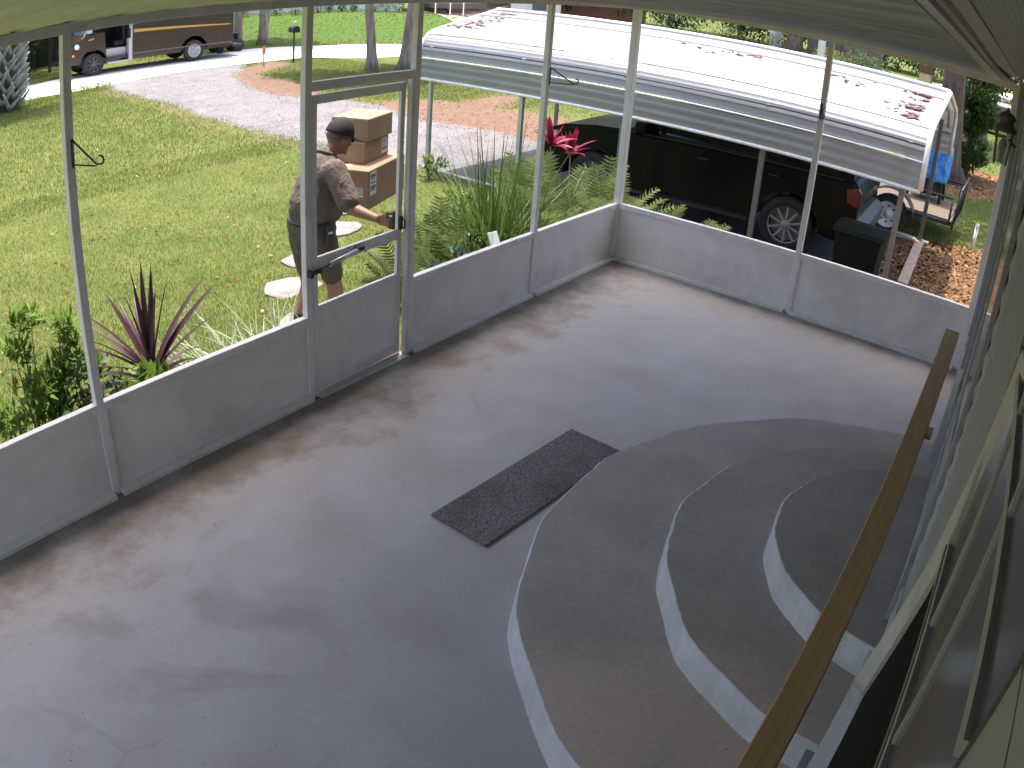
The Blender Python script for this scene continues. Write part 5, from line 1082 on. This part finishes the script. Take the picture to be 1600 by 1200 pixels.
man=thing('person','courier in brown uniform and cap reaching for the door while holding boxes','person',(-3.34,.80,-.17))
man_off=Vector((-3.34,.80,-.17))
def mp_(*p): return Vector(p)-man_off
neck=mp_(-3.235,.775,1.435); headc=mp_(-3.125,.755,1.545); pel=mp_(-3.37,.80,.84)
rsh=mp_(-3.33,.585,1.355); lsh=mp_(-3.20,.985,1.36); rel=mp_(-3.335,.40,1.10); rha=mp_(-3.245,.155,1.035)
lel=mp_(-3.02,1.14,1.03); lha=mp_(-2.50,1.20,.785)
rhip=mp_(-3.35,.70,.80); rkn=mp_(-3.235,.68,.36); rft=mp_(-3.33,.68,-.09); lhip=mp_(-3.37,.90,.80); lkn=mp_(-3.30,.93,.36); lft=mp_(-3.44,.96,-.09)
hd=Vector((.93,-.20,-.30)).normalized(); hs=hd.cross(Vector((0,0,1))).normalized(); hu=hs.cross(hd).normalized()   # hd forward, hs right
HM=Matrix((hd,-hs,hu)).transposed().to_4x4()     # local x forward, y left, z up
bm=bmesh.new()
ell(bm,headc+HM.to_3x3()@Vector((-.012,0,.02)),.100,.078,.102,HM); ell(bm,headc+HM.to_3x3()@Vector((.028,0,-.052)),.062,.058,.070,HM)
cap_(bm,headc+HM.to_3x3()@Vector((.085,0,.0)),.010,headc+HM.to_3x3()@Vector((.104,0,-.032)),.015,8)      # nose
ell(bm,headc+HM.to_3x3()@Vector((.083,0,-.070)),.012,.024,.008,HM,2); ell(bm,headc+HM.to_3x3()@Vector((.078,0,-.100)),.020,.026,.020,HM,2)
for sg in (-1,1): ell(bm,headc+HM.to_3x3()@Vector((-.008,sg*.080,-.015)),.020,.010,.034,HM,2); ell(bm,headc+HM.to_3x3()@Vector((.080,sg*.032,.022)),.014,.024,.010,HM,2)
cap_(bm,neck-Vector((.02,0,.04)),.062,headc+HM.to_3x3()@Vector((-.02,0,-.05)),.056)
cap_(bm,rsh,.062,rel,.052); cap_(bm,rel,.052,rha+Vector((-.02,.05,.012)),.029); cap_(bm,lsh,.055,lel,.047); cap_(bm,lel,.047,lha+Vector((-.08,-.01,0)),.029)
cap_(bm,neck-Vector((.03,0,.10)),.12,pel,.15); cap_(bm,rsh-Vector((0,-.06,.02)),.07,lsh-Vector((0,.06,.02)),.07)
cap_(bm,rhip,.095,rkn,.060); cap_(bm,rkn,.060,rkn.lerp(rft,.35),.064); cap_(bm,rkn.lerp(rft,.35),.064,rft,.036); cap_(bm,lhip,.095,lkn,.060); cap_(bm,lkn,.060,lkn.lerp(lft,.35),.064); cap_(bm,lkn.lerp(lft,.35),.064,lft,.036)
def hand(bm,w_,d,side,curl,thumb):
    """w_ wrist, d pointing direction, side = across the palm, curl = direction fingers bend towards"""
    d=Vector(d).normalized(); s_=Vector(side).normalized(); c_=Vector(curl).normalized()
    for k in range(4): cap_(bm,w_+s_*(k-1.5)*.016,.015,w_+d*.075+s_*(k-1.5)*.020,.0115,8)
    for k,L_ in enumerate((.068,.078,.072,.056)):
        b=w_+d*.078+s_*(k-1.5)*.0205; m1=b+(d*.85+c_*.5).normalized()*L_*.45; m2=m1+(d*.25+c_).normalized()*L_*.33; m3=m2+(c_-d*.45).normalized()*L_*.28
        cap_(bm,b,.0098,m1,.0088,7); cap_(bm,m1,.0088,m2,.008,7); cap_(bm,m2,.008,m3,.007,7)
    t0=w_+d*.022+s_*thumb*.028; t1=t0+(d*.6+s_*thumb*.8+c_*.3).normalized()*.036; t2=t1+(d*.8+c_*.8).normalized()*.032
    cap_(bm,t0,.015,t1,.011,8); cap_(bm,t1,.011,t2,.009,8)
hand(bm,rha+Vector((-.012,.035,.008)),(.42,-1,-.12),(.2,.1,1),(1,.35,0),1)
hand(bm,lha+Vector((-.06,-.005,-.012)),(1,.05,0),(0,1,0),(0,0,1),1)
fuse('body',bm,SKINM,man,.0062,3)
# cap, hair, glasses
H3=HM.to_3x3()
bm=bmesh.new(); bmesh.ops.create_icosphere(bm,subdivisions=4,radius=1,matrix=Matrix.Diagonal((.116,.100,.135,1)))
bmesh.ops.delete(bm,geom=[v for v in bm.verts if v.co.z<-.002],context='VERTS')
for v in bm.verts: v.co.z=v.co.z*(1.0+.10*(v.co.x/.11)) 
bmesh.ops.solidify(bm,geom=bm.faces[:],thickness=.004)
for v in bm.verts: v.co=headc+H3@(v.co+Vector((-.010,0,.030)))
cp_=obj('cap',bm,CAPM,man,smooth=True)
bm=bmesh.new(); rows=[]
for i in range(7):
    row=[]
    for j in range(13):
        a_=R(-62+124*j/12); r0=.088; x0=.103*math.cos(a_); y0=.096*math.sin(a_); ext=.112*i/6*math.cos(a_*.9)**.7
        row.append(bm.verts.new(headc+H3@Vector((x0+ext-.010,y0*(1-.02*i/6),.038-.020*i/6-.30*y0*y0*8*(.3+i/6)*.35))))
    rows.append(row)
for i in range(6):
    for j in range(12): bm.faces.new((rows[i][j],rows[i+1][j],rows[i+1][j+1],rows[i][j+1]))
bmesh.ops.solidify(bm,geom=bm.faces[:],thickness=.004); obj('brim',bm,CAPM,cp_,smooth=True)
bm=bmesh.new(); ell(bm,headc+H3@Vector((-.020,0,.008)),.0935,.0825,.060,HM); 
bmesh.ops.delete(bm,geom=[v for v in bm.verts if (H3.inverted()@(v.co-headc)).z<-.035 or (H3.inverted()@(v.co-headc)).x>.03],context='VERTS'); obj('hair',bm,plain('greying_hair',(.13,.105,.09),.9),man,smooth=True)
bm=bmesh.new()
for sg in (-1,1):
    tube(bm,[headc+H3@Vector((-.02,sg*.086,.004)),headc+H3@Vector((.03,sg*.082,.014)),headc+H3@Vector((.092,sg*.058,.012))],.0025,6)
    ell(bm,headc+H3@Vector((.100,sg*.032,.006)),.005,.026,.018,HM,2)
tube(bm,[headc+H3@Vector((.106,-.012,.010)),headc+H3@Vector((.106,.012,.010))],.0025,6)
obj('glasses',bm,BLACK,man)['kind']='stuff'
# shirt, shorts, socks, shoes
bm=bmesh.new(); cap_(bm,neck-Vector((.045,0,.14)),.175,mp_(-3.37,.79,1.05),.19); cap_(bm,mp_(-3.36,.79,1.05),.195,mp_(-3.36,.80,.90),.178); cap_(bm,rsh-Vector((0,-.05,.03)),.085,lsh-Vector((0,.05,.03)),.085)
cap_(bm,rsh,.092,rsh.lerp(rel,.82),.086); cap_(bm,lsh,.092,lsh.lerp(lel,.82),.086); cap_(bm,neck-Vector((.03,0,.08)),.11,neck-Vector((.018,0,.01)),.078); ell(bm,mp_(-3.24,.79,1.04),.15,.17,.17)
fuse('shirt',bm,SHIRTM,man,.009,4,.010)
bm=bmesh.new()
Pc=[neck+Vector((-.012,0,.012))+Vector((math.cos(a_)*.072,math.sin(a_)*.072,-.028*math.cos(a_))) for a_ in [2*PI*k/20 for k in range(21)]]
tube(bm,Pc,.013,6,cap=False); obj('collar',bm,SHIRTM,man,smooth=True)
bm=bmesh.new(); cap_(bm,pel+Vector((.0,-.045,.05)),.168,pel+Vector((0,.045,.05)),.168); cap_(bm,pel,.165,pel-Vector((0,0,.08)),.15); cap_(bm,rhip,.118,rhip.lerp(rkn,.66),.090); cap_(bm,lhip,.118,lhip.lerp(lkn,.66),.090); fuse('shorts',bm,SHORTM,man,.009,3,.007)
bm=bmesh.new(); P=[pel+Vector((.165*math.cos(a_)+.0,.19*math.sin(a_),.105)) for a_ in [2*PI*k/28 for k in range(29)]]; tube(bm,P,.018,6,cap=False); obj('belt',bm,BLACK,man,smooth=True)
bm=bmesh.new(); box(bm,-.035,.035,-.022,.022,-.10,.08,.008); h_=obj('holster',bm,BLACK,man); h_.location=pel+Vector((-.02,-.215,.03)); h_.rotation_euler=(0,0,R(-8))
bm=bmesh.new(); box(bm,-.02,.02,-.026,-.022,.015,.03); hh_=obj('holster_label',bm,LABEL,h_)
for kn,ft in ((rkn,rft),(lkn,lft)):
    bm=bmesh.new(); cap_(bm,kn.lerp(ft,.55),.062,ft,.045); fuse('sock',bm,SOCK,man,.008,2)
    bm=bmesh.new(); cap_(bm,ft+Vector((-.05,0,-.035)),.045,ft+Vector((.15,-.01,-.045)),.038); cap_(bm,ft+Vector((0,0,0)),.05,ft+Vector((0,0,-.03)),.05); fuse('shoe',bm,BLACK,man,.008,2)

# ---------------------------------------------------------------- grit and bits of leaf on the porch floor
n=46; P=np.stack([rng.uniform(-7,-.2,n),-.12-np.abs(rng.normal(0,1.1,n)),],1); P=P[P[:,1]>-3.4]
V=[];F=[]
for x,y in P:
    s_=rng.uniform(.003,.008); a_=rng.uniform(0,6); b=len(V); z=.004
    r0=math.hypot(x+3.9,y+3.95)
    if r0<1.99: continue
    V+=[(x+s_*math.cos(a_),y+s_*math.sin(a_),z),(x+s_*.5*math.cos(a_+1.7),y+s_*.5*math.sin(a_+1.7),z+.004),(x-s_*math.cos(a_),y-s_*math.sin(a_),z),(x-s_*.5*math.cos(a_+1.5),y-s_*.5*math.sin(a_+1.5),z+.002)]; F.append((b,b+1,b+2,b+3))
tag(npmesh('floor_debris',V,F,plain('debris',(.06,.045,.03),.9)),'tiny bits of leaf and grit scattered on the porch floor','debris',kind='stuff')
